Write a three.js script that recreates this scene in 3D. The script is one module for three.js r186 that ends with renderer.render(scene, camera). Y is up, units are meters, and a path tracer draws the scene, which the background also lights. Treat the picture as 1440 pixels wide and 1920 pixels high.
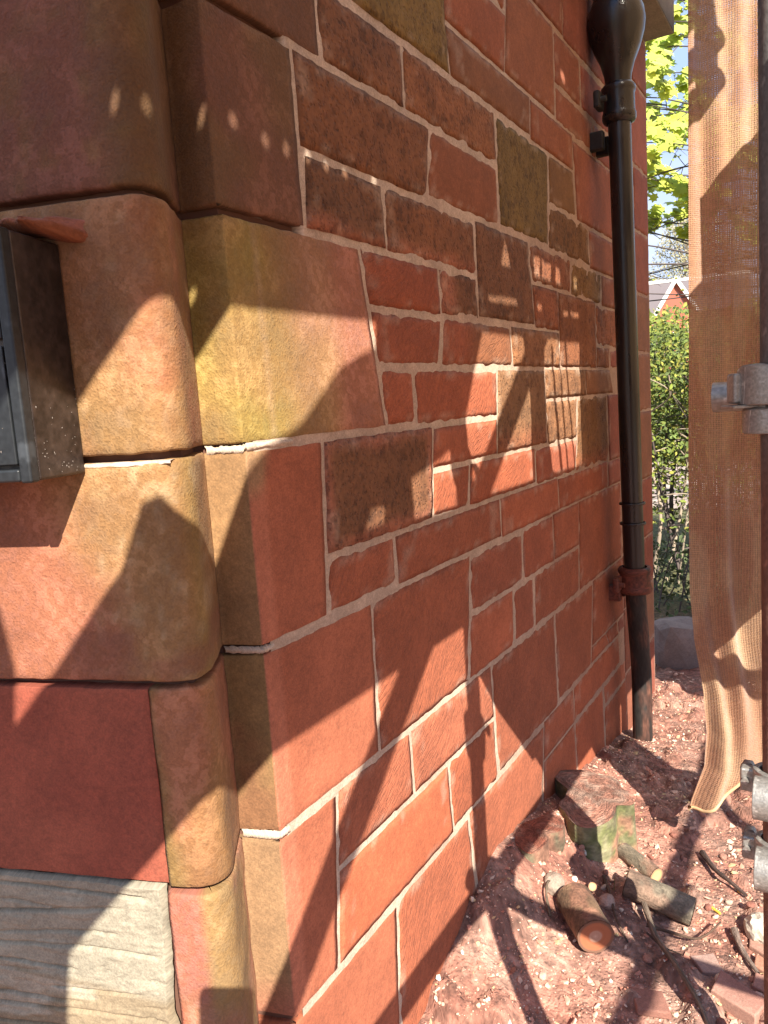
import * as THREE from 'three';
import { mergeGeometries, mergeVertices } from 'three/addons/utils/BufferGeometryUtils.js';
import { RoundedBoxGeometry } from 'three/addons/geometries/RoundedBoxGeometry.js';

// ---------------------------------------------------------------- camera, sky, sun, exposure
const scene = new THREE.Scene();
const camera = new THREE.PerspectiveCamera(67.38, 3 / 4, 0.02, 900);
const EYE = new THREE.Vector3(-0.7909, 1.25, 0.6896);
const FWD = new THREE.Vector3(0.84587, -0.13961, -0.51479), CUP = new THREE.Vector3(0.15273, 0.98812, -0.01702);
const CRIGHT = new THREE.Vector3().crossVectors(FWD, CUP).normalize();
camera.position.copy(EYE); camera.up.copy(CUP); camera.lookAt(EYE.clone().add(FWD));
const renderer = new THREE.WebGLRenderer();
renderer.toneMapping = THREE.LinearToneMapping;
renderer.toneMappingExposure = 3.4;
renderer.shadowMap.enabled = true;
const RAY = new THREE.Vector3(0.5508, -0.6275, -0.5504).normalize();      // the way the sunlight travels
const sun = new THREE.DirectionalLight(new THREE.Color(1, 0.92, 0.79), 4.1);
sun.position.copy(RAY).multiplyScalar(-12); sun.castShadow = true; sun.shadow.radius = 0.62;
Object.assign(sun.shadow.camera, { left: -6, right: 6, top: 6, bottom: -6, near: 1, far: 40 }); sun.shadow.mapSize.set(4096, 4096);
scene.add(sun); scene.add(sun.target);

// ---------------------------------------------------------------- noise and random
let seed = 20240417;
const rnd = () => { seed |= 0; seed = seed + 0x6D2B79F5 | 0; let t = Math.imul(seed ^ seed >>> 15, 1 | seed); t = t + Math.imul(t ^ t >>> 7, 61 | t) ^ t; return ((t ^ t >>> 14) >>> 0) / 4294967296; };
const rr = (a, b) => a + (b - a) * rnd();
const h3 = (x, y, z) => { let h = Math.imul(x, 374761393) ^ Math.imul(y, 668265263) ^ Math.imul(z, 2147483647 - 61); h = Math.imul(h ^ h >>> 13, 1274126177); return ((h ^ h >>> 16) >>> 0) / 4294967296; };
const sm = t => t * t * (3 - 2 * t), mix = (a, b, t) => a + (b - a) * t, cl = (t, a = 0, b = 1) => Math.min(b, Math.max(a, t));
const step = (a, b, t) => sm(cl((t - a) / (b - a)));
function vn(x, y, z = 0) {
  const X = Math.floor(x), Y = Math.floor(y), Z = Math.floor(z), u = sm(x - X), v = sm(y - Y), w = sm(z - Z);
  const f = k => mix(mix(h3(X, Y, Z + k), h3(X + 1, Y, Z + k), u), mix(h3(X, Y + 1, Z + k), h3(X + 1, Y + 1, Z + k), u), v);
  return w ? mix(f(0), f(1), w) : f(0);
}
const fbm = (x, y, z = 0, o = 4) => { let s = 0, a = 0.5, n = 0; for (let i = 0; i < o; i++) { s += a * vn(x, y, z + i * 7.3); n += a; a *= 0.5; x *= 2.03; y *= 2.03; } return s / n; };
// tileable value noise for textures
const tn = (x, y, p, s) => { const X = Math.floor(x), Y = Math.floor(y), u = sm(x - X), v = sm(y - Y), m = k => ((k % p) + p) % p; return mix(mix(h3(m(X), m(Y), s), h3(m(X + 1), m(Y), s), u), mix(h3(m(X), m(Y + 1), s), h3(m(X + 1), m(Y + 1), s), u), v); };
const tf = (u, v, p, s, o = 4) => { let r = 0, a = 0.5, n = 0; for (let i = 0; i < o; i++) { r += a * tn(u * p, v * p, p, s + i); n += a; a *= 0.5; p *= 2; } return r / n; };

// sky: pale spring blue with thin white cloud, the same all round
{
  const W = 1024, H = 512, d = new Float32Array(W * H * 4);
  for (let j = 0; j < H; j++) for (let i = 0; i < W; i++) {
    const v = (j + 0.5) / H, el = (v - 0.5) * Math.PI, az = i / W;
    const e = Math.max(0, Math.sin(el)), t = Math.pow(e, 0.55);
    let r = mix(0.265, 0.055, t), g = mix(0.305, 0.145, t), b = mix(0.37, 0.36, t);
    const cz = 1 / (e + 0.16), ca = az * Math.PI * 2;
    let c = step(0.46, 0.72, fbm(Math.cos(ca) * cz * 1.1 + 20, Math.sin(ca) * cz * 1.1 + 20, 3, 5)) * 0.75 + 0.12;
    if (el < 0) { c = 0; r = 0.10; g = 0.085; b = 0.07; }
    const k = 4 * (j * W + i);
    d[k] = mix(r, 0.40, c); d[k + 1] = mix(g, 0.41, c); d[k + 2] = mix(b, 0.43, c); d[k + 3] = 1;
  }
  const sky = new THREE.DataTexture(d, W, H, THREE.RGBAFormat, THREE.FloatType);
  sky.mapping = THREE.EquirectangularReflectionMapping; sky.magFilter = sky.minFilter = THREE.LinearFilter; sky.wrapS = THREE.RepeatWrapping; sky.needsUpdate = true;
  scene.background = sky; scene.environment = sky; scene.backgroundIntensity = 1; scene.environmentIntensity = 1;
}

// ---------------------------------------------------------------- textures
function tex(n, fn, srgb = false, rep = 1) {
  const d = new Uint8Array(n * n * 4);
  for (let j = 0; j < n; j++) for (let i = 0; i < n; i++) {
    const c = fn(i / n, j / n, i, j), k = 4 * (j * n + i);
    if (Array.isArray(c)) { d[k] = 255 * cl(c[0]); d[k + 1] = 255 * cl(c[1]); d[k + 2] = 255 * cl(c[2]); } else d[k] = d[k + 1] = d[k + 2] = 255 * cl(c);
    d[k + 3] = 255;
  }
  const t = new THREE.DataTexture(d, n, n); t.wrapS = t.wrapT = THREE.RepeatWrapping; t.magFilter = THREE.LinearFilter; t.minFilter = THREE.LinearMipmapLinearFilter; t.generateMipmaps = true;
  if (srgb) t.colorSpace = THREE.SRGBColorSpace;
  t.repeat.set(rep, rep); t.needsUpdate = true; return t;
}
function splat(n, count, draw) { const f = new Float32Array(n * n).fill(0); for (let k = 0; k < count; k++) draw(f, k); return f; }
const putv = (f, n, x, y, v, max = true) => { const X = ((Math.round(x) % n) + n) % n, Y = ((Math.round(y) % n) + n) % n, k = Y * n + X; if (max) f[k] = Math.max(f[k], v); else f[k] += v; };
// sand grain: colour speckle, one tile is 0.35 m
const T_GRAIN = tex(768, (u, v) => { const a = tf(u, v, 6, 1, 4), b = tf(u, v, 48, 9, 3), c = tf(u, v, 190, 17, 2); const g = 0.84 + 0.14 * (a - 0.5) + 0.14 * (b - 0.5) + 0.20 * (c - 0.5); return [g * 1.0, g * 0.985, g * 0.97]; }, true);
const T_GRAINB = tex(512, (u, v) => 0.5 + 0.5 * (tf(u, v, 90, 31, 3) - 0.5) + 0.5 * (tf(u, v, 14, 37, 4) - 0.5));
// weathered face: lighter crust broken in small flakes with sandy pits, one tile is 0.35 m
const T_WEATH = tex(1024, (u, v) => { const a = tf(u, v, 5, 201, 4), b = step(0.46, 0.58, tf(u, v, 34, 211, 4)), c = tf(u, v, 150, 221, 3), p = step(0.66, 0.74, tf(u, v, 70, 231, 2)); const g = 0.80 + 0.16 * (a - 0.5) + 0.085 * b * step(0.36, 0.6, a) + 0.17 * (c - 0.5) - 0.035 * p; return [g, g * mix(1, 1.02, b), g * mix(0.96, 1.03, b)]; }, true);
const T_WEATHB = tex(1024, (u, v) => 0.5 + 0.5 * (tf(u, v, 34, 211, 4) - 0.5) + 0.5 * (tf(u, v, 150, 221, 3) - 0.5) - 0.10 * step(0.66, 0.74, tf(u, v, 70, 231, 2)));
// pecked face: pits of a pointed tool, one tile is 0.3 m
const NP = 768;
const pits = splat(NP, 1500, f => {
  const x = rnd() * NP, y = rnd() * NP, r = rr(4, 10), a = rr(0, 3.14), e = rr(0.45, 1), d = rr(0.4, 1);
  for (let j = -14; j <= 14; j++) for (let i = -14; i <= 14; i++) { const p = (i * Math.cos(a) + j * Math.sin(a)) / r, q = (-i * Math.sin(a) + j * Math.cos(a)) / (r * e), s = p * p + q * q; if (s < 1) putv(f, NP, x + i, y + j, d * (1 - s)); }
});
const T_PECK = tex(NP, (u, v, i, j) => 0.85 - 0.6 * pits[j * NP + i] + 0.28 * (tf(u, v, 40, 41, 3) - 0.5));
const T_PECKC = tex(NP, (u, v, i, j) => { const a = tf(u, v, 7, 51, 4), b = tf(u, v, 60, 55, 3), s = step(0.56, 0.75, tf(u, v, 22, 61, 3)); const g = 0.84 + 0.20 * (a - 0.5) + 0.22 * (b - 0.5) - 0.13 * s - 0.07 * pits[j * NP + i]; return [g, g * mix(1, 0.98, s), g * mix(0.98, 0.95, s)]; }, true);
// chiselled face: short slanting strokes, one tile is 0.3 m
const strokes = splat(NP, 1500, f => {
  const x = rnd() * NP, y = rnd() * NP, a = 0.72 + 0.28 * Math.sin(x / NP * 6.28) + rr(-0.16, 0.16), L = rr(14, 34), d = rr(0.35, 1), w = rr(1.6, 3.2);
  for (let s = -L; s <= L; s++) for (let q = -4; q <= 4; q++) { const t = q / w; putv(f, NP, x + s * Math.cos(a) - q * Math.sin(a), y + s * Math.sin(a) + q * Math.cos(a), d * Math.exp(-t * t) * (1 - Math.abs(s / L) ** 3)); }
});
const T_CHIS = tex(NP, (u, v, i, j) => 0.8 - 0.55 * strokes[j * NP + i] + 0.25 * (tf(u, v, 60, 71, 3) - 0.5));
// coarse jute weave: 32 threads each way in one tile of 0.13 m
const NW = 512, NT = 32;
const weave = (u, v) => {
  const wob = 0.16 * (tf(u, v, 8, 81, 3) - 0.5) * 2, a = u * NT + wob, b = v * NT + 0.16 * (tf(u, v, 8, 91, 3) - 0.5) * 2;
  const i = Math.floor(a), j = Math.floor(b), fa = a - i, fb = b - j, m = k => ((k % NT) + NT) % NT;
  const wa = 0.31 + 0.16 * h3(m(i), 3, 7), wb = 0.31 + 0.16 * h3(m(j), 5, 11);
  const A = Math.abs(fa - 0.5) < wa, B = Math.abs(fb - 0.5) < wb, over = (m(i) + m(j)) % 2 === 0;
  const ha = A ? Math.sqrt(1 - ((fa - 0.5) / wa) ** 2) * (over ? 1 : 0.55) : 0, hb = B ? Math.sqrt(1 - ((fb - 0.5) / wb) ** 2) * (over ? 0.55 : 1) : 0;
  return [Math.max(ha, hb), A || B ? 1 : 0, h3(m(i), m(j), 5)];
};
const T_WAVEA = tex(NW, (u, v) => weave(u, v)[1]);
const T_WAVEB = tex(NW, (u, v) => weave(u, v)[0]);
const T_WAVEC = tex(NW, (u, v) => { const w = weave(u, v), g = 0.66 + 0.26 * w[0] + 0.08 * (w[2] - 0.5); return [g, g * 0.97, g * 0.92]; }, true);
const T_DIRT = tex(512, (u, v) => { const a = tf(u, v, 5, 101, 5), b = tf(u, v, 40, 111, 3); const g = 0.74 + 0.4 * (a - 0.5) + 0.5 * (b - 0.5); return [g, g * 0.97, g * 0.95]; }, true);
const T_DIRTB = tex(512, (u, v) => 0.6 * tf(u, v, 24, 121, 4) + 0.4 * tf(u, v, 110, 131, 2));
const T_BARK = tex(512, (u, v) => { const a = tf(u, v * 1, 10, 141, 4), b = tf(u, v, 60, 151, 2); const g = 0.7 + 0.5 * (a - 0.5) + 0.25 * (b - 0.5); return [g, g, g * 0.98]; }, true);
const T_WORN = tex(512, (u, v) => { const a = step(0.60, 0.72, tf(u, v, 9, 161, 5)), b = tf(u, v, 70, 171, 2); const g = 0.62 + 0.3 * a + 0.18 * (b - 0.5); return [g, g * 0.99, g * 0.98]; }, true);
const T_WORNR = tex(512, (u, v) => 0.35 + 0.5 * tf(u, v, 11, 181, 4));

// ---------------------------------------------------------------- materials
const lin = (r, g, b) => new THREE.Color().setRGB(r, g, b);
const M = {
  smooth: new THREE.MeshStandardMaterial({ vertexColors: true, map: T_GRAIN, bumpMap: T_GRAINB, bumpScale: 0.0011, roughness: 0.9 }),
  peck: new THREE.MeshStandardMaterial({ vertexColors: true, map: T_PECKC, bumpMap: T_PECK, bumpScale: 0.0042, roughness: 0.92 }),
  weath: new THREE.MeshStandardMaterial({ vertexColors: true, map: T_WEATH, bumpMap: T_WEATHB, bumpScale: 0.0016, roughness: 0.92 }),
  chis: new THREE.MeshStandardMaterial({ vertexColors: true, map: T_GRAIN, bumpMap: T_CHIS, bumpScale: 0.0030, roughness: 0.9 }),
  mortar: new THREE.MeshStandardMaterial({ vertexColors: true, map: T_GRAIN, bumpMap: T_GRAINB, bumpScale: 0.0014, roughness: 0.95 }),
  inner: new THREE.MeshStandardMaterial({ color: lin(0.13, 0.06, 0.04), roughness: 1 }),
  jute: new THREE.MeshPhysicalMaterial({ vertexColors: true, map: T_WAVEC, alphaMap: T_WAVEA, alphaTest: 0.5, bumpMap: T_WAVEB, bumpScale: 0.0012, roughness: 1, side: THREE.DoubleSide, transmission: 0.34, thickness: 0 }),
  iron: new THREE.MeshPhysicalMaterial({ color: lin(0.009, 0.009, 0.011), roughnessMap: T_WORNR, roughness: 0.55, clearcoat: 0.28, clearcoatRoughness: 0.2, bumpMap: T_GRAINB, bumpScale: 0.0006 }),
  ironDust: new THREE.MeshStandardMaterial({ vertexColors: true, map: T_DIRT, roughness: 0.65, bumpMap: T_GRAINB, bumpScale: 0.0008 }),
  steel: new THREE.MeshStandardMaterial({ color: lin(0.80, 0.78, 0.74), metalness: 0.55, roughness: 0.45, map: T_WORN, bumpMap: T_GRAINB, bumpScale: 0.0005 }),
  steelDust: new THREE.MeshStandardMaterial({ vertexColors: true, metalness: 0.25, roughness: 0.7, map: T_WORN, bumpMap: T_GRAINB, bumpScale: 0.0006 }),
  plank: new THREE.MeshStandardMaterial({ color: lin(0.36, 0.25, 0.15), map: T_BARK, roughness: 0.9 }),
  bark: new THREE.MeshStandardMaterial({ vertexColors: true, map: T_BARK, bumpMap: T_BARK, bumpScale: 0.003, roughness: 0.95 }),
  dirt: new THREE.MeshStandardMaterial({ vertexColors: true, map: T_DIRT, bumpMap: T_DIRTB, bumpScale: 0.010, roughness: 1 }),
  plain: new THREE.MeshStandardMaterial({ vertexColors: true, roughness: 0.9 }),
};
const flat = (r, g, b, rough = 0.85, extra = {}) => new THREE.MeshStandardMaterial({ color: lin(r, g, b), roughness: rough, ...extra });

// ---------------------------------------------------------------- scene helpers
const taken = {};
const numbered = n => { const k = taken[n] = (taken[n] ?? -1) + 1; return k ? `${n}_${String(k).padStart(3, '0')}` : n; };
function shadowOn(o) { o.traverse(c => { if (c.isMesh) { c.castShadow = true; c.receiveShadow = true; } }); }
function thing(name, label, category, group) { const g = new THREE.Group(); g.name = numbered(name); g.userData = { label, category }; if (group) g.userData.group = group; scene.add(g); return g; }
function tag(o, label, category, group) { o.name = numbered(o.name); o.userData = { ...o.userData, label, category }; if (group) o.userData.group = group; scene.add(o); return o; }
function part(parent, name, geo, mat, label) { const m = new THREE.Mesh(geo, mat); m.name = name; if (label) m.userData.label = label; parent.add(m); return m; }
function paint(g, fn) { const p = g.attributes.position, c = new Float32Array(p.count * 3); for (let i = 0; i < p.count; i++) { const q = typeof fn === 'function' ? fn(p.getX(i), p.getY(i), p.getZ(i)) : fn; c.set(q, 3 * i); } g.setAttribute('color', new THREE.BufferAttribute(c, 3)); return g; }
const mixc = (a, b, t) => [mix(a[0], b[0], t), mix(a[1], b[1], t), mix(a[2], b[2], t)];
const scl = (a, s) => [a[0] * s, a[1] * s, a[2] * s];
function boxUV(g, s) { // uv in metres over s, by the main axis of each face normal
  if (g.index) g = g.toNonIndexed(); const p = g.attributes.position, n = g.attributes.normal, uv = new Float32Array(p.count * 2);
  for (let i = 0; i < p.count; i++) { const ax = Math.abs(n.getX(i)), ay = Math.abs(n.getY(i)), az = Math.abs(n.getZ(i)); let u, v; if (az >= ax && az >= ay) { u = p.getX(i); v = p.getY(i); } else if (ax >= ay) { u = p.getZ(i); v = p.getY(i); } else { u = p.getX(i); v = p.getZ(i); } uv[2 * i] = u / s; uv[2 * i + 1] = v / s; }
  g.setAttribute('uv', new THREE.BufferAttribute(uv, 2)); return g;
}
function tubeBetween(a, b, r, seg = 16) {
  const A = new THREE.Vector3(...a), B = new THREE.Vector3(...b), L = A.distanceTo(B), g = new THREE.CylinderGeometry(r, r, L, seg, Math.max(1, Math.round(L / 0.15)), false);
  const uv = g.attributes.uv; for (let i = 0; i < uv.count; i++) uv.setXY(i, uv.getX(i) * 0.6, uv.getY(i) * L / 0.35);
  g.applyQuaternion(new THREE.Quaternion().setFromUnitVectors(new THREE.Vector3(0, 1, 0), B.clone().sub(A).normalize())); g.translate((A.x + B.x) / 2, (A.y + B.y) / 2, (A.z + B.z) / 2); return g;
}
function grid(nu, nv, fn) { // fn(i/nu, j/nv) -> {p:[x,y,z], c:[r,g,b], uv:[u,v]}
  const P = [], C = [], U = [], I = [];
  for (let j = 0; j <= nv; j++) for (let i = 0; i <= nu; i++) { const o = fn(i / nu, j / nv, i, j); P.push(...o.p); C.push(...(o.c || [1, 1, 1])); U.push(...(o.uv || [i / nu, j / nv])); }
  for (let j = 0; j < nv; j++) for (let i = 0; i < nu; i++) { const a = j * (nu + 1) + i, b = a + 1, c = a + nu + 1, d = c + 1; I.push(a, b, d, a, d, c); }
  const g = new THREE.BufferGeometry(); g.setAttribute('position', new THREE.Float32BufferAttribute(P, 3)); g.setAttribute('color', new THREE.Float32BufferAttribute(C, 3)); g.setAttribute('uv', new THREE.Float32BufferAttribute(U, 2)); g.setIndex(I); g.computeVertexNormals(); return g;
}

// ---------------------------------------------------------------- the sandstone building
const RED = [0.43, 0.125, 0.058], PINK = [0.49, 0.178, 0.105], BROWN = [0.29, 0.118, 0.050], DBROWN = [0.23, 0.098, 0.045], OLIVE = [0.225, 0.135, 0.036], OCHRE = [0.42, 0.225, 0.078], PLUM = [0.33, 0.098, 0.062], MORT = [0.66, 0.535, 0.43], TAN = [0.36, 0.22, 0.115];
const building = thing('sandstone_building', 'red sandstone building corner with pale mortar joints, quirked rounded quoins and rough stones', 'building');

const edgeN = (k, s) => (fbm(s * 55, k * 13.7, 2, 3) - 0.5) * 2;
let stoneId = 0;
// one squared stone of the wall: x0/x1 given at the bottom and at the top of the stone
function wallStone(x0b, x0t, x1b, x1t, y0, y1, kind, col, colFn, gap = 0.0051) {
  const id = ++stoneId, w = (x1b + x1t - x0b - x0t) / 2, h = y1 - y0, nu = Math.max(6, Math.round(w / 0.012)), nv = Math.max(5, Math.round(h / 0.012));
  const ou = rnd(), ov = rnd(), bow = rr(0.0004, 0.0022), lift = rr(-0.0008, 0.0018), tone = rr(0.9, 1.1), tint = rr(-0.05, 0.05);
  gap *= mix(1, 0.62, step(0.75, 1.45, (x0b + x1b) / 2)); const rough = kind === 'peck' ? 0.0022 : 0.0008, bev = 0.0020;
  const U = [], V = []; // parameter rows: a skirt ring, a bevel ring, then the face
  for (let i = 0; i <= nu; i++) U.push(i / nu); for (let j = 0; j <= nv; j++) V.push(j / nv);
  const at = (u, v) => {
    const xl = mix(x0b, x0t, v) + gap * 0.85, xr = mix(x1b, x1t, v) - gap * 0.85; let x = mix(xl, xr, u), y = mix(y0 + gap, y1 - gap, v);
    const wob = gap * 0.5; // the ragged line where mortar meets stone
    x += wob * (edgeN(id, y + 3) * (1 - step(0, 0.25, u)) + edgeN(id + 0.5, y + 9) * step(0.75, 1, u));
    y += wob * (edgeN(id + 0.2, x) * (1 - step(0, 0.3, v)) + edgeN(id + 0.7, x + 5) * step(0.7, 1, v));
    return [x, y];
  };
  const g = grid(nu + 2, nv + 2, (a, b, i, j) => {
    const ii = cl(i - 1, 0, nu), jj = cl(j - 1, 0, nv), skirt = i === 0 || j === 0 || i === nu + 2 || j === nv + 2, u = U[ii], v = V[jj];
    let [x, y] = at(u, v); const edge = ii === 0 || jj === 0 || ii === nu || jj === nv;
    const e = Math.min(u, 1 - u, v, 1 - v);
    let z = 0.0005 + lift + bow * (1 - (2 * u - 1) ** 2) * (1 - (2 * v - 1) ** 2) + rough * (fbm(x * 38, y * 38, id, 3) - 0.5) * 2;
    if (edge) z -= bev; if (skirt) z = -0.03;
    const n = fbm(x * 9, y * 9, id * 3.1, 4), n2 = fbm(x * 34 + 7, y * 30, id, 3); let c = scl(col, tone * (kind === 'peck' ? 0.84 + 0.32 * n + 0.16 * (n2 - 0.5) : 0.91 + 0.18 * n + 0.08 * (n2 - 0.5))); c = [c[0] * (1 + tint), c[1], c[2] * (1 - tint)];
    if (colFn) c = colFn(c, x, y, n, n2, u, v);
    // lime smear along the worked joints, with a broken outline
    const smear = step(0.50, 0.75, fbm(x * 42, y * 42, id + 4, 3)) * (e * Math.min(nu, nv) < 1.2 ? 0.28 : 0); c = mixc(c, MORT, smear);
    return { p: [x, y, z], c, uv: [(x + ou) / 0.32, (y + ov) / 0.32] };
  });
  part(building, 'stone', g, M[kind]);
}
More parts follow.
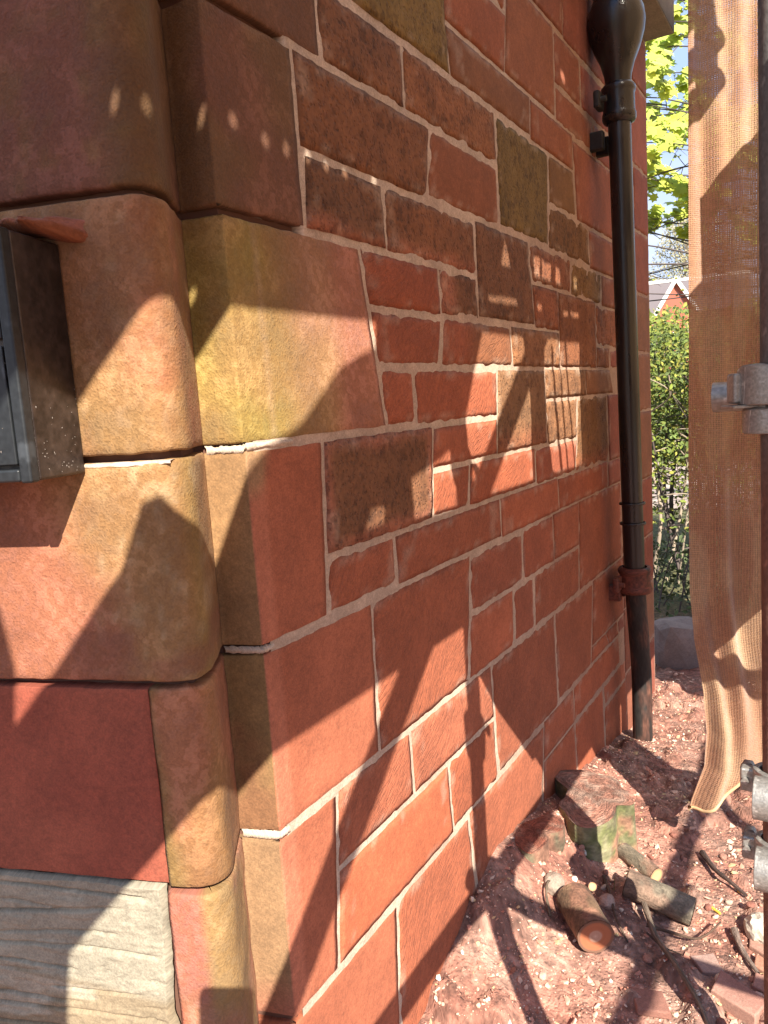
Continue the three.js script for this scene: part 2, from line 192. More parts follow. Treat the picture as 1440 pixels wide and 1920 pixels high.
// colour rules of single stones (matter seen on them in the photograph)
const pinkLow = (t0, t1) => (c, x, y, n) => mixc(c, PINK, step(t1, t0, y + 0.03 * (n - 0.5)) * 0.8);
const pinkLeft = (t0, t1) => (c, x, y, n) => mixc(c, PINK, step(t1, t0, x + 0.05 * (n - 0.5)) * 0.75);
const brownRight = (t0, t1) => (c, x, y, n) => mixc(c, BROWN, step(t0, t1, x + 0.06 * (n - 0.5)) * 0.85);
const pinkRim = (x0, x1, y0, y1) => (c, x, y, n) => { const e = Math.min(x - x0, x1 - x, y - y0, y1 - y); return mixc(c, scl(PINK, 0.9), step(0.034, 0.012, e + 0.04 * (n - 0.5)) * 0.85); };
const S = [ // left at bottom, left at top, right at bottom, right at top, bottom, top, face, colour, rule
  [.243, .243, .505, .505, 1.766, 1.879, 'peck', DBROWN], [.243, .243, .705, .685, 1.885, 2.12, 'peck', scl(OLIVE, 1.1)], [.505, .505, .934, .930, 1.766, 1.881, 'peck', BROWN],
  [.705, .690, 1.163, 1.167, 1.884, 1.982, 'smooth', scl(BROWN, 0.95)], [1.163, 1.167, 1.513, 1.512, 1.877, 1.977, 'smooth', mixc(BROWN, RED, 0.4)],
  [.690, .679, 1.002, 1.022, 1.982, 2.117, 'smooth', mixc(BROWN, RED, 0.6)], [.679, .65, 1.022, 1.05, 2.117, 2.33, 'smooth', mixc(BROWN, RED, 0.5)], [1.002, 1.036, 1.362, 1.368, 1.983, 2.214, 'smooth', mixc(BROWN, RED, 0.35)],
  [1.366, 1.37, 1.612, 1.603, 2.073, 2.211, 'smooth', mixc(PLUM, BROWN, 0.4)], [1.612, 1.603, 1.95, 1.95, 2.073, 2.207, 'smooth', PLUM], [1.362, 1.366, 1.714, 1.734, 1.973, 2.071, 'smooth', mixc(PLUM, BROWN, 0.5)], [1.714, 1.734, 1.98, 1.98, 1.964, 2.068, 'smooth', PLUM],
  [1.05, 1.05, 1.452, 1.47, 2.217, 2.42, 'smooth', mixc(PLUM, BROWN, 0.3)], [1.452, 1.47, 1.96, 1.96, 2.213, 2.47, 'smooth', PLUM],
  [.172, .170, .573, .600, 1.624, 1.764, 'peck', BROWN], [.573, .600, .933, .934, 1.628, 1.766, 'smooth', mixc(BROWN, RED, 0.35)], [.935, .931, 1.272, 1.293, 1.636, 1.876, 'peck', OLIVE],
  [1.290, 1.294, 1.527, 1.513, 1.748, 1.876, 'smooth', mixc(OLIVE, BROWN, 0.5)], [1.272, 1.290, 1.662, 1.657, 1.629, 1.747, 'peck', mixc(BROWN, OLIVE, 0.4)], [1.662, 1.657, 1.98, 1.98, 1.62, 1.738, 'smooth', mixc(BROWN, PLUM, 0.5)], [1.540, 1.513, 1.98, 1.98, 1.744, 1.966, 'smooth', mixc(PLUM, BROWN, 0.35)],
  [.172, .180, .409, .405, 1.510, 1.622, 'peck', DBROWN, pinkLow(1.515, 1.545)], [.409, .405, .791, .792, 1.508, 1.622, 'peck', mixc(DBROWN, BROWN, 0.5), pinkLow(1.512, 1.55)], [.791, .792, 1.148, 1.117, 1.420, 1.628, 'peck', DBROWN],
  [1.132, 1.118, 1.459, 1.464, 1.529, 1.627, 'peck', mixc(BROWN, RED, 0.4)], [1.459, 1.464, 1.783, 1.791, 1.520, 1.623, 'peck', mixc(OLIVE, BROWN, 0.4)], [1.783, 1.791, 1.98, 1.98, 1.516, 1.617, 'smooth', mixc(PLUM, BROWN, 0.5)],
  [.337, .319, .611, .606, 1.411, 1.508, 'chis', scl(RED, 0.92)], [.611, .606, .791, .791, 1.414, 1.508, 'peck', DBROWN, pinkLeft(.63, .70)],
  [1.148, 1.132, 1.341, 1.343, 1.415, 1.528, 'peck', mixc(BROWN, RED, 0.5)], [1.337, 1.343, 1.708, 1.713, 1.316, 1.526, 'peck', mixc(BROWN, RED, 0.2)], [1.712, 1.713, 1.98, 1.98, 1.386, 1.518, 'peck', mixc(BROWN, RED, 0.4)], [1.708, 1.712, 1.872, 1.868, 1.316, 1.386, 'peck', mixc(BROWN, RED, 0.3)], [1.872, 1.868, 1.98, 1.98, 1.316, 1.384, 'smooth', PLUM],
  [.354, .339, .593, .610, 1.312, 1.410, 'chis', scl(RED, 0.95)], [.593, .610, .984, .976, 1.313, 1.414, 'chis', RED, brownRight(.68, .80)], [.984, .976, 1.336, 1.337, 1.315, 1.415, 'peck', mixc(BROWN, TAN, 0.2)],
  [.371, .355, .481, .481, 1.207, 1.311, 'chis', RED], [.481, .481, .874, .885, 1.202, 1.312, 'chis', RED], [.860, .885, 1.208, 1.210, 1.114, 1.313, 'peck', mixc(BROWN, TAN, 0.45), (c, x, y, n) => mixc(c, RED, step(1.21, 1.15, y + 0.04 * n) * 0.5)],
  [1.209, 1.210, 1.587, 1.582, 1.232, 1.315, 'peck', mixc(BROWN, TAN, 0.25)], [1.587, 1.582, 1.91, 1.87, 1.233, 1.315, 'smooth', BROWN], [1.207, 1.209, 1.477, 1.492, 1.109, 1.230, 'peck', mixc(BROWN, TAN, 0.2)], [1.455, 1.492, 1.832, 1.824, 1.010, 1.233, 'peck', mixc(BROWN, OLIVE, 0.3), (c, x, y, n) => mixc(c, RED, step(1.12, 1.04, y + 0.06 * n) * 0.7)], [1.835, 1.828, 1.98, 1.98, 1.005, 1.232, 'smooth', PLUM],
  [.164, .175, .526, .545, 1.019, 1.203, 'peck', DBROWN, pinkRim(.17, .535, 1.019, 1.203)], [.535, .547, .862, .870, 1.115, 1.201, 'chis', scl(RED, 1.06)], [.525, .535, .695, .708, 1.020, 1.113, 'chis', scl(RED, 1.05)], [.695, .708, 1.109, 1.112, 1.018, 1.114, 'chis', scl(RED, 1.05)], [1.110, 1.112, 1.455, 1.477, 1.013, 1.110, 'chis', mixc(RED, PLUM, 0.4)],
  [.157, .163, .376, .373, .925, 1.018, 'chis', scl(RED, 0.95)], [.376, .373, .869, .865, .920, 1.018, 'chis', RED], [.869, .865, 1.29, 1.285, .918, 1.017, 'smooth', RED], [1.29, 1.285, 1.814, 1.815, .919, 1.012, 'smooth', scl(RED, 0.95)], [1.814, 1.815, 1.98, 1.98, .920, 1.008, 'smooth', PLUM],
  [.277, .283, .650, .689, .645, .920, 'chis', scl(RED, 0.97)], [.672, .688, .996, 1.000, .785, .914, 'chis', mixc(RED, PLUM, 0.3)], [.996, 1.000, 1.237, 1.235, .785, .918, 'smooth', mixc(RED, PLUM, 0.3)], [1.237, 1.235, 1.467, 1.477, .787, .920, 'smooth', RED], [1.459, 1.477, 1.98, 1.98, .645, .921, 'smooth', scl(RED, 0.92)],
  [.652, .672, .918, .924, .643, .785, 'smooth', mixc(RED, PINK, 0.3)], [.918, .924, 1.066, 1.068, .643, .785, 'smooth', mixc(RED, PLUM, 0.3)], [1.066, 1.068, 1.458, 1.467, .643, .787, 'chis', RED],
  [.130, .142, .388, .386, .512, .644, 'chis', mixc(RED, PINK, 0.3)], [.388, .386, .777, .770, .512, .645, 'chis', mixc(RED, PINK, 0.25)], [.111, .130, .541, .530, .352, .511, 'smooth', scl(RED, 1.1)], [.541, .530, .785, .777, .358, .513, 'chis', RED], [.786, .770, 1.230, 1.220, .365, .642, 'chis', scl(RED, 0.96)],
  [1.230, 1.220, 1.560, 1.607, .376, .643, 'smooth', scl(RED, 0.92)], [1.575, 1.603, 1.99, 1.99, .434, .645, 'smooth', scl(RED, 0.92)], [1.558, 1.572, 1.780, 1.738, .380, .434, 'smooth', RED], [1.780, 1.738, 1.905, 1.89, .376, .433, 'smooth', RED], [1.905, 1.89, 2.0, 2.0, .376, .433, 'smooth', PLUM],
  [.275, .300, .655, .614, .03, .351, 'chis', scl(RED, 1.04)], [.668, .614, 1.045, 1.102, .0, .361, 'chis', scl(RED, 1.02)], [1.09, 1.105, 1.370, 1.364, .261, .371, 'smooth', RED], [1.370, 1.364, 1.920, 1.905, .261, .376, 'smooth', scl(RED, 0.95)], [1.052, 1.09, 1.385, 1.370, -.02, .260, 'smooth', RED], [1.385, 1.370, 1.705, 1.688, -.04, .261, 'smooth', scl(RED, 0.95)], [1.70, 1.69, 2.0, 2.0, .180, .260, 'smooth', RED], [1.707, 1.70, 2.0, 2.0, -.08, .178, 'smooth', scl(RED, 0.9)],
  [.243, .243, .65, .64, 2.125, 2.42, 'peck', mixc(BROWN, OLIVE, 0.4)], [.64, .64, 1.04, 1.04, 2.335, 2.55, 'smooth', BROWN],
];
for (const s of S) wallStone(...s);
// courses behind and beyond the downpipe, up to the far corner
const FARY = [-.12, .20, .445, .648, .885, 1.154, 1.380, 1.603, 1.832, 2.062, 2.354, 2.55];
for (let k = 0; k + 1 < FARY.length; k++) {
  const cut = [2.26, 2.20][k % 2], col = [PLUM, mixc(PLUM, PINK, 0.3), mixc(TAN, PLUM, 0.5)][k === 4 || k === 5 || k === 6 || k === 1 ? 2 : k % 2];
  wallStone(1.985, 1.985, cut, cut, FARY[k], FARY[k + 1], 'smooth', mixc(PLUM, BROWN, 0.4));
  wallStone(cut, cut, 2.502, 2.50, FARY[k], FARY[k + 1], 'smooth', col, null, 0.004);
}
// upper courses above the picture
for (let k = 0; k < 2; k++) { let x = 0.26; while (x < 1.9) { const w = rr(0.25, 0.45); wallStone(x, x, x + w, x + w, [2.555, 2.70][k], [2.70, 2.84][k], 'smooth', mixc(BROWN, PLUM, rnd())); x += w; } }

// quoins: the plan of the corner is a rounded nib, a deep quirk and the arris of the wall
const F0 = new THREE.Vector2(-0.165, -0.054), FU = new THREE.Vector2(0.066, 0.202).normalize(), FN = new THREE.Vector2(-FU.y, FU.x);
const onFace = a => [F0.x + FU.x * a, F0.y + FU.y * a];
const nibCurve = new THREE.SplineCurve([onFace(-0.03), onFace(0), onFace(0.018), [-.1535, -.0205], [-.1465, -.0085], [-.134, .0005], [-.112, .0015], [-.092, -.0085], [-.060, -.031], [-.0200, -.0590]].map(p => new THREE.Vector2(...p)));
function profileStone(pts, y0, y1, mat, colFn, name, opt = {}) { // pts: plan points from left to right, y0(x) and y1(x) may be functions
  const n = pts.length, id = ++stoneId, nv = Math.max(6, Math.round((y1 - y0) / 0.012)), bev = opt.bev ?? 0.004, ou = rnd(), ov = rnd();
  const nor = pts.map((p, i) => { const a = pts[Math.max(0, i - 1)], b = pts[Math.min(n - 1, i + 1)], dx = b[0] - a[0], dz = b[1] - a[1], l = Math.hypot(dx, dz); return [-dz / l, dx / l]; });
  const arc = [0]; for (let i = 1; i < n; i++) arc.push(arc[i - 1] + Math.hypot(pts[i][0] - pts[i - 1][0], pts[i][1] - pts[i - 1][1]));
  const g = grid(n + 1, nv + 4, (a, b, i, j) => {
    const ii = cl(i - 1, 0, n - 1), sk = i === 0 || i === n + 1; let jj = cl(j - 2, 0, nv), v = jj / nv, y = mix(y0, y1, v), d = 0;
    const wy = 0.0022 * edgeN(id + (j < 4 ? 0 : 0.5), arc[ii] + id);
    if (j <= 2) y += wy; if (j >= nv + 2) y += wy;
    if (j === 1) { d = 0; } if (j === 2) { y += bev * 0.7; } if (j === nv + 2) y -= bev * 0.7;
    if (j === 1 || j === nv + 3) d = bev; if (j === 0 || j === nv + 4) d = 0.045; if (sk) d = opt.sk ?? 0.045;
    const [px, pz] = opt.slant && ii > opt.slant.from ? (() => { const t = (ii - opt.slant.from) / (n - 1 - opt.slant.from); return [mix(pts[opt.slant.from][0], mix(opt.slant.b, opt.slant.t, v) + 0.002 * edgeN(id, y), t), pts[ii][1]]; })() : pts[ii];
    const rel = (fbm(arc[ii] * 30, y * 30, id, 3) - 0.5) * (opt.rough ?? 0.0016) + (opt.proud ?? 0);
    const x = px - nor[ii][0] * (d - rel), z = pz - nor[ii][1] * (d - rel), n1 = fbm(arc[ii] * 9 + id, y * 9, id, 4), n2 = fbm(arc[ii] * 40, y * 40, id + 5, 3);
    return { p: [x, y, z], c: colFn(px, pz, y, n1, n2, arc[ii]), uv: [(arc[ii] + ou) / 0.32, (y + ov) / 0.32] };
  });
  return part(building, name, g, mat);
}
const along = (x, z) => (x - F0.x) * FU.x + (z - F0.y) * FU.y;
const nibPts = (a0, a1 = null) => { // a0: start along the side face; a1: stop along the side face, or run round to the quirk
  const p = []; if (a1 === null && a0 > -0.03) return nibCurve.getSpacedPoints(44).map(q => [q.x, q.y]).filter(q => along(q[0], q[1]) >= a0 || q[0] > -0.15); const end = a1 === null ? -0.03 : a1; const m = Math.max(3, Math.round((end - a0) / 0.012));
  for (let i = 0; i < m; i++) p.push(onFace(mix(a0, end, i / m)));
  if (a1 !== null) { p.push(onFace(a1)); return p; }
  for (const q of nibCurve.getSpacedPoints(34)) p.push([q.x, q.y]); return p;
};
const wallPts = (x1, cx) => { const p = [[-.0265, -.0640], [-.0205, -.0570]]; for (let i = 1; i < 6; i++) p.push([mix(-.0205, cx - 0.004, i / 6), mix(-.057, -.010, i / 6)]); p.push([cx - 0.0016, -.0030], [cx, -.0008], [cx + 0.0025, 0]); const m = Math.max(4, Math.round((x1 - cx) / 0.012)); const from = p.length - 1; for (let i = 1; i <= m; i++) p.push([mix(cx + 0.0025, x1, i / m), 0]); return [p, from]; };
const G = 0.0045;
const weather = (base, n, n2, s = 1) => scl(base, (0.88 + 0.24 * n + 0.12 * (n2 - 0.5)) * s);
const spots = (x, y, s) => step(0.56, 0.70, fbm(x * 60 + s, y * 60, s, 3));
// side stones with the rounded nib
const cornerStones = [
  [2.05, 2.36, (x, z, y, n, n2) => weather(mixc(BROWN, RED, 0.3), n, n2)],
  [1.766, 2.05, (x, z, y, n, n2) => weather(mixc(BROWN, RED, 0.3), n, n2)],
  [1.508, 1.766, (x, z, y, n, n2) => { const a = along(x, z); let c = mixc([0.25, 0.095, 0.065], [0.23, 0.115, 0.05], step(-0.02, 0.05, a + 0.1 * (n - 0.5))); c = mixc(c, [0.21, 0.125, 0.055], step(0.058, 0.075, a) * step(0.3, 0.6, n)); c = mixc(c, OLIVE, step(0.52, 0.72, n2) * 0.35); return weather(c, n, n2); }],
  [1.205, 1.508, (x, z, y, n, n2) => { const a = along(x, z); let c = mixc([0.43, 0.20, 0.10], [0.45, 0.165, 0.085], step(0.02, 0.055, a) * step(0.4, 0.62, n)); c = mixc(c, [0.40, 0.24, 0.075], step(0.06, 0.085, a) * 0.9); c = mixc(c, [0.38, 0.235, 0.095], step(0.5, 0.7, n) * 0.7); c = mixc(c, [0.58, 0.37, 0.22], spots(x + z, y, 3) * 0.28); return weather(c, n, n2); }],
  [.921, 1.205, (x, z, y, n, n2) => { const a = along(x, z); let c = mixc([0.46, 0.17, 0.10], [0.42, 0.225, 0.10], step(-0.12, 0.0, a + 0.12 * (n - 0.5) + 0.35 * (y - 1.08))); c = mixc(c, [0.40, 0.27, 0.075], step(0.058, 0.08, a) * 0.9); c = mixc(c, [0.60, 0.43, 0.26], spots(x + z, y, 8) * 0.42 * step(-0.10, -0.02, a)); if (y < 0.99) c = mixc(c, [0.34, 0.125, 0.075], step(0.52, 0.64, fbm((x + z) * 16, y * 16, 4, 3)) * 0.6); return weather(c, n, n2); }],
];
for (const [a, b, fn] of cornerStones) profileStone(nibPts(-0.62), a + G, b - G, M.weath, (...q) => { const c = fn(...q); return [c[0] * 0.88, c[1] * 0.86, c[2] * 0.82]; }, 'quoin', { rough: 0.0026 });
profileStone(nibPts(-0.001), .643 + G, .921 - G, M.weath, (x, z, y, n, n2) => { const a = along(x, z); let c = mixc([0.33, 0.155, 0.065], [0.42, 0.165, 0.085], step(0.4, 0.6, n)); c = mixc(c, [0.27, 0.17, 0.05], step(0.03, 0.0, a + 0.05 * (n - 0.5)) * 0.7); c = mixc(c, OCHRE, step(0.058, 0.08, a) * 0.8); return weather(c, n, n2); }, 'quoin', { rough: 0.0045 });
profileStone(nibPts(-0.62, 0.0015), .655, .921 - G, M.smooth, (x, z, y, n, n2) => weather(mixc([0.36, 0.078, 0.046], [0.33, 0.10, 0.055], n), n, n2), 'repair_block', { rough: 0.0014, proud: 0.0014, bev: 0.0016, sk: 0.006 }).userData.label = 'dark red repair mortar block';
profileStone(nibPts(-0.006), .10, .643 - G, M.weath, (x, z, y, n, n2) => { const a = along(x, z); let c = mixc([0.42, 0.19, 0.115], [0.46, 0.165, 0.11], step(0.45, 0.6, n)); c = mixc(c, [0.36, 0.24, 0.09], step(0.035, 0.052, a) * step(0.35, 0.55, n) * 0.8); c = mixc(c, [0.45, 0.10, 0.05], step(0.52, 0.46, y + 0.02 * n) * step(0.012, -0.004, a) * 0.8); return weather(c, n, n2); }, 'quoin', { rough: 0.005 });
{ // pale scratch coat on the side face, combed in long wavering lines
  const NU = 150, NV = 300, a0 = -0.60, a1 = -0.0085, yb = 0.08, yt = 0.651;
  const line = (a, y) => { // depth of the comb scratches
    let d = 0; for (let k = 0; k < 30; k++) { const yk = 0.634 - 0.0235 * k * (1 - 0.013 * k) - 0.006 * Math.sin(k * 2.7) + 0.05 * (fbm(a * 4 + k * 0.13, k * 0.4, 2, 2) - 0.5) + (-a - 0.1) * 0.075 * (0.3 + 0.03 * k); const t = (y - yk - 0.0022 * (fbm(a * 70, k, 5, 2) - 0.5)) / (0.0012 + 0.0009 * h3(k, 3, 1)), len = fbm(a * 9 + 3, k * 3.3, 9, 2); d = Math.max(d, Math.exp(-t * t) * step(a1, a1 - 0.04, a) * (0.4 + 0.6 * h3(k, 8, 2)) * step(0.34, 0.52, len + 0.12 * step(0.0, 0.3, -a) + (k > 12 ? 0.1 : 0) - 0.05)); } return d;
  };
  const g = grid(NU, NV, (u, v, i, j) => {
    const ae = a1 + 0.009 * edgeN(5, v * 0.09) + 0.005 * edgeN(7, v * 0.35) - 0.012 * v * (1 - v); const a = mix(a0, ae, u), y = mix(yb, yt + 0.003 * edgeN(2, a), v); const l = line(a, y), n = fbm(a * 14, y * 20, 3, 4), [x, z] = onFace(a);
    const edge = i === NU || j === NV || j === 0; const d = 0.0055 + 0.002 * (n - 0.5) - 0.0075 * l - (edge ? 0.012 : 0) + 0.0016 * step(0.5, 0.62, fbm(a * 22, y * 60, 6, 3));
    const low = step(0.505, 0.485, y + 0.14 * (a + 0.1) + 0.012 * (n - 0.5)); let c = mixc([0.37, 0.34, 0.265], [0.30, 0.235, 0.15], low * (0.75 + 0.25 * n)); c = mixc(c, [0.42, 0.375, 0.29], low * step(0.6, 0.66, fbm(a * 7, y * 30, 12, 3)));
    return { p: [x + FN.x * d, y, z + FN.y * d], c: scl(c, 0.9 + 0.2 * n), uv: [a / 0.3, y / 0.3] };
  });
  part(building, 'scratch_coat', g, M.mortar, 'pale cream render patch combed with wavering lines');
}
// wall side of the quoins
const smoothRed = (x, z, y, n, n2) => { let c = mixc(RED, PINK, 0.25 + 0.3 * (n - 0.3)); c = mixc(c, scl(PINK, 1.2), step(0.036, 0.026, x + 0.012 * (n2 - 0.5)) * (z > -0.004 ? 0.65 : 0)); return c; };
const flank = (x, z) => z < -0.002 && x < 0.01;
const quoins = [
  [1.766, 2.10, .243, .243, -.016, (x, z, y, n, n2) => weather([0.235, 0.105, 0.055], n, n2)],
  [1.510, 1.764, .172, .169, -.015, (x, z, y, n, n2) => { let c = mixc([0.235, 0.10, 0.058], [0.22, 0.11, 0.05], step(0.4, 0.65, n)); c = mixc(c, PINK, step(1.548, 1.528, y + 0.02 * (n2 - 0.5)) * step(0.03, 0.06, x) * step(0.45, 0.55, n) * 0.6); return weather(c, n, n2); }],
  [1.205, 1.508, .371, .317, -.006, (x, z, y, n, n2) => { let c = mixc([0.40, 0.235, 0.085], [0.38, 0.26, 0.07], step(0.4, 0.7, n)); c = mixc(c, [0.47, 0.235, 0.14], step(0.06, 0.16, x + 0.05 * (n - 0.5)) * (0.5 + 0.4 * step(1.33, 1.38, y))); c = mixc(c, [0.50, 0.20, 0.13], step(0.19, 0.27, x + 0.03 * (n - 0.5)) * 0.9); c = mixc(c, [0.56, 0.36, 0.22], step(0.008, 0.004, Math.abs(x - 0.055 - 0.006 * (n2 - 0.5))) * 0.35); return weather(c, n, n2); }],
  [.923, 1.203, .155, .174, -.002, (x, z, y, n, n2) => flank(x, z) ? weather([0.33, 0.19, 0.085], n, n2) : weather(mixc(smoothRed(x, z, y, n, n2), [0.42, 0.25, 0.13], step(0.05, 0.03, x + 0.3 * (1.19 - y)) * step(1.12, 1.16, y)), n, n2, 0.97)],
  [.645, .919, .276, .283, -.001, (x, z, y, n, n2) => flank(x, z) ? weather(mixc([0.30, 0.185, 0.075], [0.27, 0.13, 0.06], step(0.45, 0.6, n)), n, n2) : weather(smoothRed(x, z, y, n, n2), n, n2)],
  [.348, .641, .112, .142, -.003, (x, z, y, n, n2) => flank(x, z) ? weather(mixc([0.33, 0.20, 0.105], [0.44, 0.17, 0.11], step(0.5, 0.4, y + 0.1 * n)), n, n2) : weather(smoothRed(x, z, y, n, n2), n, n2)],
  [.02, .346, .276, .300, -.003, (x, z, y, n, n2) => weather(mixc(RED, PINK, 0.3), n, n2)],
];
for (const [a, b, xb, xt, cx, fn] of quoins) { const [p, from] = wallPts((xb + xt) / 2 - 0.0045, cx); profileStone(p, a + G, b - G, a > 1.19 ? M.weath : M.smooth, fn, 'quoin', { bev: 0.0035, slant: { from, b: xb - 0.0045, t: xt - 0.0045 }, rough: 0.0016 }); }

// mortar: one bed behind the stones, uneven, with the core of the wall behind it
{
  const NU = 250, NV = 290, x0 = 0.014, x1 = 2.499, y0 = -0.15, y1 = 2.86;
  const g = grid(NU, NV, (u, v) => {
    const x = mix(x0, x1, u), y = mix(y0, y1, v), n = fbm(x * 20, y * 20, 1, 4), old = cl(step(1.0, 1.7, x + 0.5 * (fbm(x * 4, y * 4, 15, 3) - 0.5)) * 0.7 + step(0.47, 0.62, fbm(x * 5 + 3, y * 5, 5, 3)) * 0.35 + step(0.7, 1.0, x) * step(1.0, 0.85, y + 0.2 * (fbm(x * 6, y * 6, 25, 3) - 0.5)) * 0.5);
    const openJoint = (x < 0.145 && Math.abs(y - 1.765) < 0.012) || (x < 0.158 && Math.abs(y - 1.509) < 0.012) ? 0.02 : 0;
    return { p: [x, y, -0.0011 + 0.0024 * (fbm(x * 45, y * 45, 2, 3) - 0.5) - openJoint], c: openJoint ? [0.12, 0.06, 0.045] : mixc(scl(MORT, 0.88 + 0.24 * n), [0.40, 0.235, 0.165], old * 0.75), uv: [x / 0.3, y / 0.3] };
  });
  part(building, 'mortar', g, M.mortar);
  // fillets of mortar that run over the arris at two bed joints
  for (const [yy, x1m, t] of [[1.204, 0.10, 0.006], [.921, 0.02, 0.0055], [.643, 0.02, 0.0065]]) {
    const pts = [[-.0195, -.0545], [-.013, -.028], [-.0045, -.004], [0.0005, 0.0012], [x1m, 0.0016]], gg = grid(40, 4, (u, v) => { const k = Math.min(3, Math.floor(u * 4)), f = u * 4 - k, yA = yy + t * (v - 0.5) * 2 * (1 + 0.5 * edgeN(yy + 1, u * 0.7)) - (yy > 1.2 && u < 0.6 ? 0.003 : 0), w = 0.0012 * edgeN(yy, u + v); return { p: [mix(pts[k][0], pts[k + 1][0], f) - 0.001 + (v === 0 || v === 1 ? 0.003 : 0), yA, mix(pts[k][1], pts[k + 1][1], f) + w - (v === 0 || v === 1 ? 0.006 : 0)], c: scl(MORT, 1.05), uv: [u, v * 0.05] }; });
    part(building, 'mortar_fillet', gg, M.mortar);
  }
  // pale lime left on the lower lips of the side joints
  for (const [yy, a0m, a1m] of [[1.1995, -0.30, 0.062]]) { const gg = grid(60, 3, (u, v) => { const a = mix(a0m, a1m, u), [x, z] = onFace(a), d = [-0.03, -0.006, 0.0012, 0.0006][Math.round(v * 3)] + (a > 0.02 ? -(a - 0.02) * 0.12 : 0); return { p: [x + FN.x * d, yy - [0, 0, 0.001, 0.0045][Math.round(v * 3)] * (1 + 0.4 * edgeN(3, u)) + 0.001, z + FN.y * d], c: MORT, uv: [u, v * 0.05] }; }); part(building, 'mortar_fillet', gg, M.mortar); }
  // core: solid behind stones, closed on the far end and along the side face
  const s = new THREE.Shape(); const q = [[2.497, -0.012], [0.0, -0.014], [-.014, -.066], [-.026, -.072], [-.062, -.048], [-.10, -.02], [-.122, -.016], [-.138, -.03], ...[-0.01, -0.62].map(a => [onFace(a)[0] - FN.x * 0.02, onFace(a)[1] - FN.y * 0.02]), [2.497, -0.62]];
  q.forEach(([x, z], i) => i ? s.lineTo(x, -z) : s.moveTo(x, -z));
  const core = new THREE.ExtrudeGeometry(s, { depth: 3.0, bevelEnabled: false }); core.rotateX(-Math.PI / 2); core.translate(0, -0.14, 0); part(building, 'wall_core', core, M.inner);
  // the far return of the wall, in stone courses
  for (let k = 0; k + 1 < FARY.length; k++) { const gg = boxUV(new RoundedBoxGeometry(0.02, FARY[k + 1] - FARY[k] - 0.01, 0.60, 2, 0.004), 0.32); gg.translate(2.4985, (FARY[k] + FARY[k + 1]) / 2, -0.312); part(building, 'stone', paint(gg, (x, y, z) => weather(PLUM, fbm(z * 9, y * 9, k, 3), 0.5)), M.smooth); }
}
// projecting stone ledge near the top of the far end
{
  const g = boxUV(new RoundedBoxGeometry(1.05, 0.16, 0.17, 3, 0.006, ), 0.3); g.translate(2.49 - 0.525, 2.635, 0.023);
  part(building, 'ledge', paint(g, (x, y, z) => { const n = fbm(x * 30, z * 30 + y * 30, 4, 3); return mixc(scl([0.36, 0.33, 0.29], 0.8 + 0.4 * n), [0.07, 0.065, 0.06], step(0.62, 0.7, fbm(x * 55, z * 55 + y * 30, 8, 2))); }), M.smooth, 'weathered grey stone ledge with black specks');
}
// broken red mortar hood over the metal box
{
  const g = grid(110, 22, (u, v) => {
    const a = mix(-0.34, -0.002, u), dep = (0.034 + 0.03 * fbm(a * 30, 2, 1, 3)) * step(0.0, 0.16, 1 - u), th = v * Math.PI, [x, z] = onFace(a);
    const y = 1.468 + (-a) * 0.09 + 0.010 * (fbm(a * 45, v * 4, 4, 3) - 0.5) + Math.cos(th) * (0.006 + 0.015 * (fbm(a * 30, 8, 3, 2))), d = -0.004 + Math.sin(th) * dep * (0.7 + 0.9 * fbm(a * 60, v * 3, 6, 3)) + 0.016 * (fbm(a * 90, v * 7, 9, 3) - 0.5) * Math.sin(th);
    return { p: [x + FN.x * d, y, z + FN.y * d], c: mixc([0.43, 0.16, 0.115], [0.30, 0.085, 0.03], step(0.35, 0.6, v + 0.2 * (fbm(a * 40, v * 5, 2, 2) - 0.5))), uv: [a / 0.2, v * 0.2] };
  });
  part(building, 'mortar_hood', g, M.weath, 'broken red mortar lip above the metal box');
}

